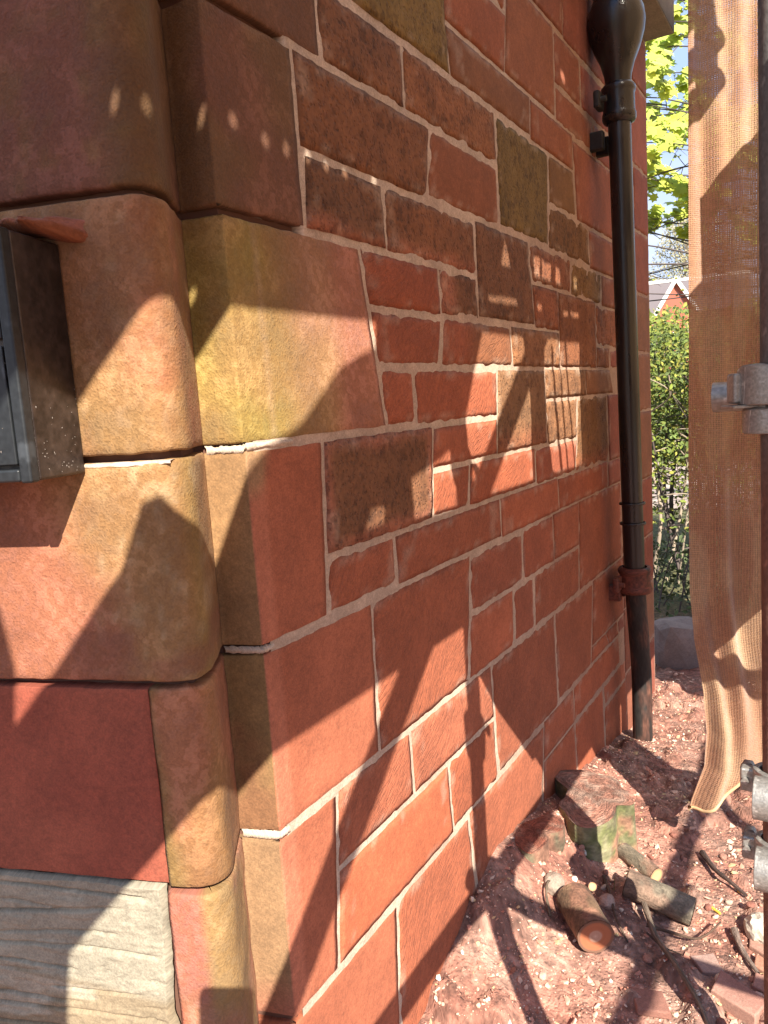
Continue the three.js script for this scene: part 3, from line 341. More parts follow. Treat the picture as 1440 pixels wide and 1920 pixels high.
// ---------------------------------------------------------------- black metal wall box at the left edge
{
  const box = thing('metal_wall_box', 'black steel wall box with a side coloured by dust and reflected light fixed under a broken red mortar lip', 'wall box');
  const [bx, bz] = onFace(-0.048); box.position.set(bx, 1.19, bz); box.rotation.y = Math.atan2(-FU.y, FU.x);   // local x runs along the face, local z outward
  // local frame: x = along face (negative is away to the left), z = out of the wall
  const dusty = new THREE.MeshStandardMaterial({ color: lin(0.075, 0.058, 0.052), map: T_DIRT, roughness: 0.38, metalness: 0.35, bumpMap: T_GRAINB, bumpScale: 0.0004 });  // brown of the dust, raised for light reflected onto the side
  const slate = new THREE.MeshStandardMaterial({ color: lin(0.060, 0.070, 0.082), map: T_WORN, roughness: 0.42, metalness: 0.3 });  // blue-grey of the reflected sky is put into the front colour
  const uvs = g => boxUV(g, 0.3);
  let b = uvs(new RoundedBoxGeometry(0.30, 0.268, 0.086, 3, 0.004)); b.translate(-0.15, 0.134, 0.044); part(box, 'casing', b, dusty);
  for (const [w, h, x, y] of [[0.014, 0.27, -0.0068, 0.134], [0.014, 0.27, -0.2932, 0.134], [0.272, 0.014, -0.15, 0.0075], [0.272, 0.014, -0.15, 0.2605]]) { const g = uvs(new RoundedBoxGeometry(w, h, 0.016, 2, 0.003)); g.translate(x, y, 0.0935); part(box, 'door_frame', g, slate); }
  b = uvs(new RoundedBoxGeometry(0.262, 0.128, 0.008, 2, 0.002)); b.translate(-0.15, 0.083, 0.0925); const lower = part(box, 'door', b, slate);
  b = uvs(new RoundedBoxGeometry(0.262, 0.092, 0.008, 2, 0.002)); b.translate(-0.15, 0.201, 0.0905); part(box, 'flap', b, new THREE.MeshStandardMaterial({ color: lin(0.022, 0.024, 0.028), roughness: 0.5, metalness: 0.3 }));
  const hook = new THREE.TubeGeometry(new THREE.CatmullRomCurve3([[-0.030, 0.232, 0.094], [-0.022, 0.236, 0.101], [-0.020, 0.215, 0.104], [-0.022, 0.196, 0.103], [-0.029, 0.192, 0.096]].map(p => new THREE.Vector3(...p))), 24, 0.0016, 8); part(box, 'latch_wire', hook, flat(0.3, 0.28, 0.25, 0.4, { metalness: 0.8 }));
  const chips = []; for (let k = 0; k < 60; k++) { const g = new THREE.TetrahedronGeometry(rr(0.0003, 0.0008)); g.rotateX(rr(0, 3)); g.scale(1, rr(0.6, 2.4), 0.4); if (k % 3) g.translate(0.0004, rr(0.004, 0.14) * rnd() + 0.004, rr(0.004, 0.082)); else g.translate(rr(-0.04, -0.002), rr(0.01, 0.2), 0.0968); chips.push(g); }
  const cm = part(box, 'dust_flecks', mergeGeometries(chips), flat(0.24, 0.20, 0.175)); cm.userData.kind = 'stuff';
}

// ---------------------------------------------------------------- cast-iron downpipe
{
  const pipe = thing('downpipe', 'black cast iron downpipe with vase shaped head standing against the red stone wall', 'downpipe');
  const X = 1.81, Z = 0.080, up = 2.03, lo = 0.66;
  const lathe = (prof, seg = 40) => { const g = new THREE.LatheGeometry(prof.map(p => new THREE.Vector2(...p)), seg); return g; };
  const place = (g, dx = 0, dz = 0) => { g.translate(X + dx, 0, Z + dz); return g; };
  const leanX = y => -0.058 * (y - 0.75);
  const lean = g => { const p = g.attributes.position; for (let i = 0; i < p.count; i++) p.setX(i, p.getX(i) + leanX(p.getY(i))); g.computeVertexNormals(); return g; };
  const body = []; for (let i = 0; i <= 34; i++) body.push([0.0340, mix(0.62, 2.10, i / 34)]);
  part(pipe, 'pipe', place(lean(lathe(body))), M.iron);
  part(pipe, 'socket', place(lean(lathe([[0.036, 2.045], [0.046, 2.050], [0.0505, 2.060], [0.0505, 2.072], [0.047, 2.080], [0.047, 2.128], [0.0505, 2.134], [0.0505, 2.146], [0.044, 2.154], [0.036, 2.156]]))), M.iron);
  part(pipe, 'hopper', place(lean(lathe([[0.036, 2.14], [0.040, 2.18], [0.050, 2.215], [0.068, 2.255], [0.080, 2.295], [0.084, 2.325], [0.080, 2.355], [0.068, 2.38], [0.062, 2.395], [0.067, 2.405], [0.068, 2.425], [0.060, 2.433], [0.060, 2.56], [0.052, 2.56]], 48))), M.iron);
  const dust = (x, y, z) => { const n = fbm(x * 60, y * 14, z * 40, 4); const d = step(0.38, 0.58, n + 0.25 * step(X, X - 0.04, x)); return mixc([0.022, 0.020, 0.020], [0.30, 0.085, 0.05], d * 0.85); };  // redder on the left: bounced red light painted in with the dust
  const lowb = []; for (let i = 0; i <= 26; i++) lowb.push([0.0340, mix(-0.05, 0.64, i / 26)]);
  const lg = lathe(lowb); { const p = lg.attributes.position; for (let i = 0; i < p.count; i++) { const t = step(0.64, 0.2, p.getY(i)); p.setX(i, p.getX(i) + 0.055 * t); p.setZ(i, p.getZ(i) + 0.004 * t); } lg.computeVertexNormals(); } place(lg, 0.012);
  part(pipe, 'pipe', paint(lg, (x, y, z) => { const n = fbm(x * 60, y * 12, z * 40, 4); const d = step(0.46, 0.66, n); return mixc([0.035, 0.032, 0.030], [0.24, 0.10, 0.065], d * 0.7); }), M.ironDust, 'dust stained lower length of the pipe');
  part(pipe, 'socket', paint(place(lathe([[0.040, 0.556], [0.053, 0.560], [0.0565, 0.570], [0.053, 0.580], [0.0505, 0.586], [0.0505, 0.622], [0.054, 0.628], [0.0565, 0.638], [0.052, 0.646], [0.040, 0.648]]), 0.014), dust), M.ironDust);
  for (const y of [0.80, 0.868]) part(pipe, 'joint_ring', place(lean(lathe([[0.0395, y - 0.004], [0.0425, y - 0.003], [0.0425, y + 0.003], [0.0395, y + 0.004]]))), M.iron);
  for (const [y, dx] of [[2.10, -0.078], [0.60, 0.014]]) for (const s of [-1, 1]) { const g = boxUV(new RoundedBoxGeometry(0.055, 0.050, 0.020, 3, 0.007), 0.2); g.translate(X + dx + s * 0.070, y, Z - 0.042); part(pipe, 'bracket_ear', paint(g, y < 1 ? dust : [0.016, 0.015, 0.016]), M.ironDust); const n = new THREE.CylinderGeometry(0.009, 0.011, 0.02, 6); n.rotateX(Math.PI / 2); n.translate(X + dx + s * 0.080, y, Z - 0.026); part(pipe, 'nail_head', paint(boxUV(n, 0.2), y < 1 ? dust : [0.02, 0.02, 0.02]), M.ironDust); }
  for (const [y, dx] of [[2.0, -0.072], [0.56, 0.014]]) for (const s of [-1, 1]) { const g = boxUV(new RoundedBoxGeometry(0.026, 0.055, 0.05, 3, 0.006), 0.2); g.translate(X + dx + s * 0.034, y, Z - 0.064); part(pipe, 'spacer', paint(g, y < 1 ? dust : [0.018, 0.016, 0.016]), M.ironDust); }
}

// ---------------------------------------------------------------- ground
const baseProf = [[-2, 0.0], [0.0, 0.03], [0.36, 0.064], [0.46, 0.108], [0.56, 0.146], [0.66, 0.184], [0.75, 0.200], [0.85, 0.192], [1.04, 0.167], [1.215, 0.128], [1.37, 0.098], [1.66, 0.055], [2.07, -0.045], [2.6, -0.05], [4, -0.05], [90, -0.05]];
const lerpProf = (P, x) => { if (x <= P[0][0]) return P[0][1]; for (let i = 1; i < P.length; i++) if (x <= P[i][0]) return mix(P[i - 1][1], P[i][1], (x - P[i - 1][0]) / (P[i][0] - P[i - 1][0])); return P[P.length - 1][1]; };
const outProf = [[-2, 0.0], [0.3, 0.02], [0.8, 0.035], [1.5, 0.02], [2.3, -0.03], [4, -0.05], [90, -0.05]];
function groundY(x, z) {
  const w = Math.exp(-Math.pow(Math.max(0, z) / 0.17, 1.6)); let y = mix(lerpProf(outProf, x), lerpProf(baseProf, x), w);
  if (x > -1 && x < 5 && z > -1 && z < 3) { const f = step(5, 3.5, x) * step(3, 2, z); y += f * (0.022 * (fbm(x * 7, z * 7, 3, 4) - 0.5) + 0.014 * (fbm(x * 26, z * 26, 8, 3) - 0.5)); y += f * 0.020 * step(0.60, 0.72, fbm(x * 15 + 4, z * 15, 9, 2)); }
  return y;
}
{
  const ax = (lo, hi, fine0, fine1, st) => { const a = []; let s = st; for (let v = fine0; v <= fine1 + 1e-6; v += st) a.push(v); let v = fine0; const left = []; s = st; while (v > lo) { s *= 1.35; v -= s; left.unshift(v); } v = fine1; s = st; while (v < hi) { s *= 1.35; v += s; a.push(v); } return left.concat(a); };
  const xs = ax(-260, 420, 0.25, 2.6, 0.0125), zs = ax(-320, 320, -0.02, 0.72, 0.0125);
  const nu = xs.length - 1, nv = zs.length - 1;
  const g = grid(nu, nv, (u, v, i, j) => {
    const x = xs[i], z = zs[nv - j], near = step(4.2, 2.9, x) * step(8, 4, Math.abs(z)) * step(-9, -6, x), n = fbm(x * 12, z * 12, 5, 4), n2 = fbm(x * 50, z * 50, 6, 3); let c = mixc([0.42, 0.225, 0.175], [0.56, 0.36, 0.29], step(0.35, 0.65, n) * 0.8);
    c = mixc(c, [0.50, 0.21, 0.15], step(0.48, 0.56, fbm(x * 9 + 2, z * 9, 17, 4)) * 0.55); c = mixc(c, [0.33, 0.21, 0.16], step(0.55, 0.7, n2) * 0.4);
    c = mixc([0.16, 0.17, 0.07], c, near); return { p: [x, groundY(x, z), z], c, uv: [x / 0.45, z / 0.45] };
  });
  const m = new THREE.Mesh(g, M.dirt); m.name = 'ground'; m.userData = { kind: 'structure' }; scene.add(m);
  const d = new THREE.PlaneGeometry(5.2, 60, 1, 1); d.rotateX(-Math.PI / 2); d.translate(10.2, -0.035, 0); const uv = d.attributes.uv; for (let i = 0; i < 4; i++) uv.setXY(i, uv.getX(i) * 6, uv.getY(i) * 66);
  const dr = new THREE.Mesh(d, new THREE.MeshStandardMaterial({ color: lin(0.62, 0.52, 0.46), map: T_DIRT, bumpMap: T_DIRTB, bumpScale: 0.01, roughness: 1 })); dr.name = 'gravel_drive'; dr.userData = { kind: 'structure' }; scene.add(dr);
}
// loose chips of stone, lime and bark, too many to count
{
  const variants = []; for (let k = 0; k < 4; k++) { const g = new THREE.IcosahedronGeometry(1, 0); const p = g.attributes.position; const key = {}; for (let i = 0; i < p.count; i++) { const s = [p.getX(i), p.getY(i), p.getZ(i)].map(v => v.toFixed(3)).join(); const f = key[s] ??= rr(0.55, 1.25); p.setXYZ(i, p.getX(i) * f, p.getY(i) * f * [0.3, 0.55, 0.25, 0.8][k], p.getZ(i) * f); } g.computeVertexNormals(); variants.push(g); }
  const o = new THREE.Object3D(), counts = [4200, 4600, 4200, 4200], col = new THREE.Color(), mat = new THREE.MeshStandardMaterial({ roughness: 0.95 });
  variants.forEach((g, k) => {
    const im = new THREE.InstancedMesh(g, mat, counts[k]); im.name = numbered('stone_chips'); im.userData = { kind: 'stuff', label: ['flat pale stone chips scattered over the red ground', 'lumpy stone crumbs scattered over the red ground', 'thin stone flakes scattered over the red ground', 'rounded grit lying over the red ground'][k], category: 'stone chips' };
    for (let i = 0; i < counts[k]; i++) {
      let x, z, t = 0; do { x = 0.3 + 2.4 * Math.pow(rnd(), 1.5); z = rr(0.005, 0.72); t++; } while (t < 6 && fbm(x * 8, z * 8, 30 + k, 3) < 0.45 + 0.1 * rnd());
      const s = Math.min(0.010, 0.0009 + 0.0011 * Math.pow(-Math.log(rnd() + 1e-4), 1.3)) * (k === 3 ? 0.8 : 1);
      o.position.set(x, groundY(x, z) + s * 0.15, z); o.rotation.set(rr(-0.6, 0.6), rr(0, 6.28), rr(-0.6, 0.6)); o.scale.set(s * rr(0.8, 1.7), s, s * rr(0.6, 1.2)); o.updateMatrix(); im.setMatrixAt(i, o.matrix);
      const q = rnd(); if (q < 0.10) col.setRGB(0.60, 0.50, 0.41); else if (q < 0.5) col.setRGB(0.56, 0.35, 0.26); else if (q < 0.8) col.setRGB(0.44, 0.20, 0.14); else if (q < 0.93) col.setRGB(0.28, 0.14, 0.10); else col.setRGB(0.5, 0.36, 0.2); im.setColorAt(i, col);
    }
    scene.add(im);
  });
}
// ---------------------------------------------------------------- stump, logs, sticks and rubble
const barkPaint = (base, dusty, dust = [0.46, 0.20, 0.14]) => (x, y, z) => { const n = fbm(x * 40, y * 40 + z * 40, 3, 4); return mixc(scl(base, 0.75 + 0.5 * n), dust, step(0.5, 0.62, fbm(x * 28, z * 28 + y * 9, 12, 3)) * dusty); };
function stumpGeo(cx, cz, y0, y1, ring, flare) { // ring(theta) -> radius at the top
  const NT = 64, NV = 16; const side = grid(NT, NV, (u, v) => { const th = u * Math.PI * 2, r0 = ring(th), f = 1 + flare(th) * Math.pow(1 - v, 2.2); const r = r0 * f * (1 + 0.05 * (fbm(Math.cos(th) * 3 + 5, v * 3 + Math.sin(th) * 3, 2, 3) - 0.5)); const ty = y1 + 0.018 * (fbm(Math.cos(th) * 2 + 9, Math.sin(th) * 2, 1, 3) - 0.5); return { p: [cx - Math.cos(th) * r, mix(y0, ty, v), cz + Math.sin(th) * r], uv: [u * 2, v * 0.6] }; });
  const top = grid(NT, 8, (u, v) => { const th = u * Math.PI * 2, r = ring(th) * (1 - v) * (v === 0 ? 1 : 1); const ty = y1 + 0.018 * (fbm(Math.cos(th) * 2 + 9, Math.sin(th) * 2, 1, 3) - 0.5) * (1 - v); return { p: [cx - Math.cos(th) * r, ty + 0.004 * (v > 0 && v < 1 ? fbm(u * 20, v * 9, 4, 2) : 0), cz + Math.sin(th) * r], uv: [u * 2, v] }; });
  return [side, top];
}
{
  const st = thing('tree_stump', 'mossy green sawn tree stump covered in red dust beside the wall', 'stump');
  const ring = th => 0.112 + 0.030 * Math.sin(2 * th + 0.9) + 0.018 * Math.sin(3 * th + 2) + 0.011 * Math.sin(5 * th) + 0.005 * Math.sin(9 * th + 1);
  const [s, t] = stumpGeo(1.118, 0.122, -0.02, 0.180, ring, th => 0.12 + 0.30 * Math.max(0, Math.sin(th * 1.5 + 0.4)) ** 2);
  part(st, 'trunk', paint(s, (x, y, z) => { const n = fbm(x * 40, y * 30 + z * 40, 3, 4); let c = mixc([0.24, 0.255, 0.10], [0.33, 0.30, 0.18], step(0.4, 0.6, n)); c = mixc(c, [0.47, 0.22, 0.15], step(0.50, 0.60, fbm(x * 22, y * 30 + z * 18, 7, 3) + 0.10 * step(0.09, 0.03, y)) * 0.85); return scl(c, 0.85 + 0.3 * n); }), M.bark);
  part(st, 'sawn_top', paint(t, (x, y, z) => { const n = fbm(x * 50, z * 50, 3, 3); return mixc([0.52, 0.26, 0.19], [0.64, 0.46, 0.37], step(0.45, 0.65, n) * 0.8); }), M.dirt, 'sawn top hidden under red stone dust');
  const rt = thing('tree_root', 'low grey root stub half buried in red dust in front of the stump', 'root');
  const [s2, t2] = stumpGeo(0.872, 0.048, -0.02, 0.188, th => 0.066 + 0.020 * Math.sin(2 * th + 2.2) + 0.012 * Math.sin(3 * th) + 0.005 * Math.sin(7 * th), th => 0.45);
  part(rt, 'root_wood', paint(s2, barkPaint([0.27, 0.23, 0.15], 0.75)), M.bark); part(rt, 'dusty_top', paint(t2, (x, y, z) => mixc([0.47, 0.17, 0.11], [0.58, 0.36, 0.27], step(0.5, 0.68, fbm(x * 50, z * 50, 5, 3)) * 0.7)), M.dirt);
}
function log(name, label, a, b, r, base, dusty, ends, woodRing) {
  const t = thing(name, label, 'log'); const A = new THREE.Vector3(...a), B = new THREE.Vector3(...b), L = A.distanceTo(B); const NT = 40, NV = 14;
  const q = new THREE.Quaternion().setFromUnitVectors(new THREE.Vector3(0, 1, 0), B.clone().sub(A).normalize()), s = a[0] * 31;
  const rad = (th, v) => r * (1 + 0.06 * Math.sin(2 * th + s) + 0.05 * (fbm(Math.cos(th) * 2 + s, v * 3 + Math.sin(th) * 2, 1, 3) - 0.5) * 2);
  const side = grid(NT, NV, (u, v) => { const th = u * Math.PI * 2, k = rad(th, v); return { p: [-Math.cos(th) * k, v * L, Math.sin(th) * k], uv: [u * 1.2, v * L / 0.2] }; }); side.applyQuaternion(q); side.translate(...a);
  part(t, 'bark', paint(side, barkPaint(base, dusty)), M.bark);
  for (const e of ends) { const g = grid(NT, 10, (u, v) => { const th = (e ? 1 : -1) * u * Math.PI * 2, k = rad((e ? th : -th), e) * (1 - v); return { p: [-Math.cos(th) * k, e ? L + 0.0015 * (1 - v) : -0.0015, (e ? 1 : 1) * Math.sin(th) * k], c: woodRing(1 - v, u), uv: [u, v] }; }); g.applyQuaternion(q); g.translate(...a); part(t, 'cut_end', g, M.plain); }
  return t;
}
const paleRing = (r, u) => r > 0.86 ? [0.20, 0.12, 0.08] : r > 0.62 ? [0.55, 0.26, 0.12] : mixc([0.62, 0.36, 0.19], [0.52, 0.24, 0.11], Math.abs(Math.sin(r * 14)) * 0.6);
const redRing = (r, u) => r > 0.88 ? [0.16, 0.08, 0.05] : r < 0.36 ? mixc([0.50, 0.33, 0.25], [0.34, 0.17, 0.11], Math.abs(Math.sin(r * 24)) * 0.7) : mixc([0.36, 0.12, 0.055], [0.28, 0.09, 0.04], Math.abs(Math.sin(r * 20 + u * 3)) * 0.5);
log('log', 'thin pale log with an orange round cut end beside the stump', [1.055, groundY(1.055, 0.21) + 0.014, 0.215], [0.985, groundY(0.985, 0.30) + 0.026, 0.312], 0.0195, [0.33, 0.27, 0.20], 0.5, [0, 1], paleRing);
log('log', 'grey barked log with pale cut end lying right of the stump', [0.900, groundY(0.900, 0.265) + 0.022, 0.262], [0.905, groundY(0.905, 0.41) + 0.030, 0.408], 0.033, [0.30, 0.25, 0.19], 0.35, [0, 1], paleRing);
log('log', 'thick short log showing a dark red ringed cut face toward the camera', [0.760, groundY(0.76, 0.18) + 0.028, 0.180], [0.675, groundY(0.68, 0.25) + 0.050, 0.252], 0.041, [0.25, 0.15, 0.09], 0.5, [0, 1], redRing);
log('log', 'little stub of cut branch standing in dust behind the thick log', [0.86, groundY(0.86, 0.19) + 0.004, 0.190], [0.843, groundY(0.843, 0.2) + 0.026, 0.198], 0.010, [0.36, 0.25, 0.19], 0.4, [0, 1], paleRing);
function stick(label, pts, r, col) { const P = pts.map(([x, z, h]) => new THREE.Vector3(x, groundY(x, z) + h, z)), c = new THREE.CatmullRomCurve3(P), n = Math.max(12, Math.round(c.getLength() / 0.012)), g = new THREE.TubeGeometry(c, n, r, 7); const p = g.attributes.position; for (let i = 0; i <= n; i++) { const ctr = c.getPointAt(i / n), f = (1 - 0.55 * i / n) * (0.85 + 0.3 * vn(i * 0.7, r * 900)); for (let k = 0; k <= 7; k++) { const id = i * 8 + k; p.setXYZ(id, ctr.x + (p.getX(id) - ctr.x) * f, ctr.y + (p.getY(id) - ctr.y) * f, ctr.z + (p.getZ(id) - ctr.z) * f); } } g.computeVertexNormals(); paint(g, (x, y, z) => scl(col, 0.7 + 0.6 * fbm(x * 60, z * 60, y * 30, 3))); const m = new THREE.Mesh(g, M.bark); m.name = 'stick'; return tag(m, label, 'stick', 'sticks on the ground'); }
stick('long forked grey stick running from the logs toward the camera', [[0.91, 0.292, 0.03], [0.85, 0.318, 0.024], [0.79, 0.352, 0.02], [0.725, 0.398, 0.012], [0.64, 0.462, 0.006], [0.56, 0.51, 0.003]], 0.0075, [0.34, 0.25, 0.19]);
stick('thin dark twig pointing right below the grey log', [[0.815, 0.325, 0.02], [0.822, 0.38, 0.022], [0.828, 0.428, 0.020], [0.845, 0.447, 0.026], [0.895, 0.468, 0.03]], 0.0042, [0.22, 0.13, 0.09]);
stick('finest dark twig beneath the pale log', [[0.80, 0.33, 0.014], [0.775, 0.365, 0.014], [0.775, 0.41, 0.008]], 0.0026, [0.20, 0.12, 0.09]);
stick('short stick leaning from stump to logs', [[0.93, 0.20, 0.004], [0.86, 0.235, 0.012], [0.80, 0.262, 0.014], [0.75, 0.30, 0.006]], 0.0045, [0.24, 0.15, 0.11]);
stick('pale stick lying beside the white lump at right', [[0.90, 0.495, 0.016], [0.85, 0.515, 0.014], [0.79, 0.553, 0.010]], 0.0085, [0.42, 0.30, 0.25]);
stick('dark stick lying in shade behind the hanging sheet hem', [[1.19, 0.385, 0.014], [1.12, 0.425, 0.02], [1.08, 0.46, 0.016], [1.05, 0.505, 0.01]], 0.008, [0.14, 0.085, 0.07]);
stick('thin root curling up by the root stub', [[0.70, 0.145, 0.002], [0.72, 0.13, 0.028], [0.75, 0.125, 0.03], [0.78, 0.13, 0.004]], 0.0035, [0.30, 0.22, 0.16]);
stick('hair thin yellow straw standing by pale log', [[0.90, 0.232, 0.0], [0.902, 0.236, 0.05]], 0.0014, [0.5, 0.38, 0.16]);
function rock(name, label, cat, x, z, sx, sy, sz, turn, col, opt = {}) {
  const g = new THREE.IcosahedronGeometry(1, opt.detail ?? 3); const p = g.attributes.position, s = x * 17 + z * 29; for (let i = 0; i < p.count; i++) { let X = p.getX(i), Y = p.getY(i), Zz = p.getZ(i); const f = 0.72 + 0.5 * fbm(X * (opt.f ?? 1.3) + s, Y * (opt.f ?? 1.3) + Zz * 1.3, s, 3) + (opt.lump ?? 0) * fbm(X * 6 + s, Y * 6 + Zz * 6, 2, 2); const bx = opt.box ?? 0; const mx = Math.max(Math.abs(X), Math.abs(Y), Math.abs(Zz)); const k = mix(1, 0.82 / mx, bx) * f; p.setXYZ(i, X * k * sx, Y * k * sy, Zz * k * sz); }
  g.rotateY(turn); g.computeVertexNormals(); const g2 = boxUV(g, 0.25); paint(g2, (a, b, c) => { const n = fbm(a * 40 + s, b * 40 + c * 40, 3, 4); return mixc(scl(col, 0.75 + 0.5 * n), opt.dust ?? col, step(0.5, 0.62, fbm(a * 25, c * 25 + b * 20, 6, 3)) * 0.6); }); g2.translate(x, groundY(x, z) + sy * (opt.sit ?? 0.45), z); const m = new THREE.Mesh(g2, M.smooth); m.name = name; return tag(m, label, cat);
}
function slabRock(label, pts, th, col, tilt = 0) { // flat piece of stone from an outline on the ground
  const cx = pts.reduce((a, p) => a + p[0], 0) / pts.length, cz = pts.reduce((a, p) => a + p[1], 0) / pts.length, s = new THREE.Shape(); pts.forEach(([x, z], i) => i ? s.lineTo(x - cx, -(z - cz)) : s.moveTo(x - cx, -(z - cz)));
  let g = new THREE.ExtrudeGeometry(s, { depth: th, bevelEnabled: true, bevelThickness: 0.003, bevelSize: 0.003, bevelSegments: 2 }); g.rotateX(-Math.PI / 2); g.rotateX(tilt); g = boxUV(g, 0.25); paint(g, (x, y, z) => mixc(scl(col, 0.8 + 0.4 * fbm(x * 40 + cx * 9, z * 40 + y * 20, 2, 3)), [0.52, 0.33, 0.26], step(0.58, 0.68, fbm(x * 60 + cx, z * 60, 3, 3)) * 0.5)); g.translate(cx, groundY(cx, cz) - 0.002, cz); const m = new THREE.Mesh(g, M.smooth); m.name = 'stone_flake'; return tag(m, label, 'stone piece');
}
slabRock('grey triangular stone flake lying right of the forked stick', [[0.785, 0.425], [0.815, 0.462], [0.772, 0.488], [0.755, 0.452]], 0.008, [0.42, 0.28, 0.24], 0.08);
slabRock('red brick like slab lying at the lower right corner', [[0.745, 0.488], [0.705, 0.575], [0.655, 0.556], [0.685, 0.480]], 0.024, [0.40, 0.19, 0.15], 0.04);
slabRock('flat pink flake between slab and scaffold pole', [[0.79, 0.55], [0.775, 0.60], [0.735, 0.60], [0.752, 0.548]], 0.012, [0.45, 0.24, 0.19]);
slabRock('thin pink flake lying under the pale stick at right', [[0.93, 0.525], [0.90, 0.575], [0.855, 0.575], [0.88, 0.530]], 0.009, [0.46, 0.26, 0.20]);
slabRock('orange sliver of stone near the pole foot', [[0.85, 0.545], [0.83, 0.59], [0.80, 0.575], [0.815, 0.545]], 0.010, [0.50, 0.24, 0.16]);
slabRock('dark flake in the pole shadow at bottom', [[0.63, 0.335], [0.645, 0.39], [0.60, 0.415], [0.585, 0.36]], 0.010, [0.36, 0.17, 0.13]);
rock('mortar_lump', 'white crumbly mortar lump by the scaffold pole', 'mortar lump', 0.928, 0.546, 0.034, 0.028, 0.030, 0.4, [0.70, 0.64, 0.54], { lump: 0.35, dust: [0.55, 0.38, 0.3] });
rock('mortar_lump', 'small curled white mortar scrap in front of the stump', 'mortar lump', 0.965, 0.140, 0.016, 0.012, 0.011, 0.4, [0.72, 0.68, 0.60], { lump: 0.3 });
rock('mortar_lump', 'cream mortar crumb near the triangular flake', 'mortar lump', 0.742, 0.488, 0.012, 0.010, 0.010, 0.9, [0.70, 0.60, 0.50], { lump: 0.3 });
rock('rubble_stone', 'grey stone partly under the thick log', 'stone', 0.775, 0.128, 0.030, 0.024, 0.026, 0.4, [0.40, 0.32, 0.26], { dust: [0.47, 0.22, 0.15] });
rock('rubble_stone', 'pink stone lump beside the dark log shadow', 'stone', 0.842, 0.232, 0.016, 0.014, 0.020, 1.4, [0.52, 0.36, 0.30], { lump: 0.2 });
rock('rubble_stone', 'pink rounded stone in sun right of the stump', 'stone', 1.52, 0.365, 0.09, 0.035, 0.05, 0.3, [0.45, 0.24, 0.18], { sit: 0.2 });
rock('boulder', 'big grey boulder beyond the end of the wall', 'boulder', 2.92, 0.03, 0.15, 0.155, 0.155, 0.5, [0.30, 0.245, 0.235], { box: 0.55, f: 0.9 });
for (let k = 0; k < 40; k++) { const x = rr(0.42, 1.7), z = rr(0.06, 0.62); rock('stone_fragment', 'small broken red stone fragment on the dusty ground', 'stone fragment', x, z, rr(0.006, 0.014), rr(0.004, 0.009), rr(0.005, 0.011), rr(0, 3), [[0.46, 0.24, 0.18], [0.60, 0.46, 0.37], [0.36, 0.15, 0.11]][k % 3], { detail: 1, box: 0.4 }).userData.group = 'stone fragments on the ground'; }
{ const x = 0.968, z = 0.448, g = new THREE.CapsuleGeometry(0.0032, 0.022, 4, 10); g.rotateZ(Math.PI / 2); g.rotateY(0.95); g.translate(x, groundY(x, z) + 0.004, z); const m = new THREE.Mesh(g, flat(0.62, 0.40, 0.05)); m.name = 'yellow_plug'; tag(m, 'small yellow plastic plug on the ground right of the logs', 'plug'); }
{ const x = 1.07, z = 0.487, g = new THREE.IcosahedronGeometry(0.006, 1); g.scale(1.3, 0.6, 0.9); g.translate(x, groundY(x, z) + 0.003, z); const m = new THREE.Mesh(g, flat(0.60, 0.33, 0.08)); m.name = 'orange_pebble'; tag(m, 'tiny orange pebble below the sheet hem', 'pebble'); }

// ---------------------------------------------------------------- scaffold: inner row at z = 0.9, outer row behind the camera
const scaffold = thing('scaffold', 'galvanised tube scaffold with red dusted pole and steel couplers at the right edge', 'scaffold');
const TR = 0.02415;
const tube = (name, a, b, mat = M.steel, col) => { const g = tubeBetween(a, b, TR, 20); if (mat.vertexColors) paint(g, col); return part(scaffold, name, g, mat); };
tube('standard', [-0.235, groundY(-0.235, 0.9), 0.9], [-0.235, 3.9, 0.9]); tube('standard', [-0.235, groundY(-0.235, 2.1), 2.1], [-0.235, 3.9, 2.1]);
tube('standard', [1.75, groundY(1.75, 0.9), 0.9], [1.75, 3.9, 0.9]); tube('standard', [1.75, groundY(1.75, 2.1), 2.1], [1.75, 3.9, 2.1]);
tube('standard', [-2.78, groundY(-2.78, 0.9), 0.9], [-2.78, 3.9, 0.9]); tube('standard', [-2.78, groundY(-2.78, 2.1), 2.1], [-2.78, 3.9, 2.1]);
const ZL = 0.9; const led = (y, z = ZL) => tube('ledger', [-3.0, y, z], [3.05, y, z]);
led(1.172); tube('ledger', [-3.0, 2.45, ZL], [0.70, 2.45, ZL]); tube('ledger', [-3.0, 2.535, ZL], [0.70, 2.535, ZL]); led(3.85);
tube('standard', [2.88, groundY(2.88, 0.9), 0.9], [2.88, 3.9, 0.9]); tube('standard', [2.88, groundY(2.88, 2.1), 2.1], [2.88, 3.9, 2.1]);
led(2.10, 2.15);
tube('transom', [-0.285, 1.222, 0.885], [-0.285, 1.222, 2.3]); tube('transom', [1.70, 1.222, 0.84], [1.70, 1.222, 2.3]);
tube('brace', [-1.28, 1.222, 0.95], [0.29, 2.53, 0.95]);
tube('transom', [1.21, 3.20, 0.30], [1.21, 3.20, 2.3]);
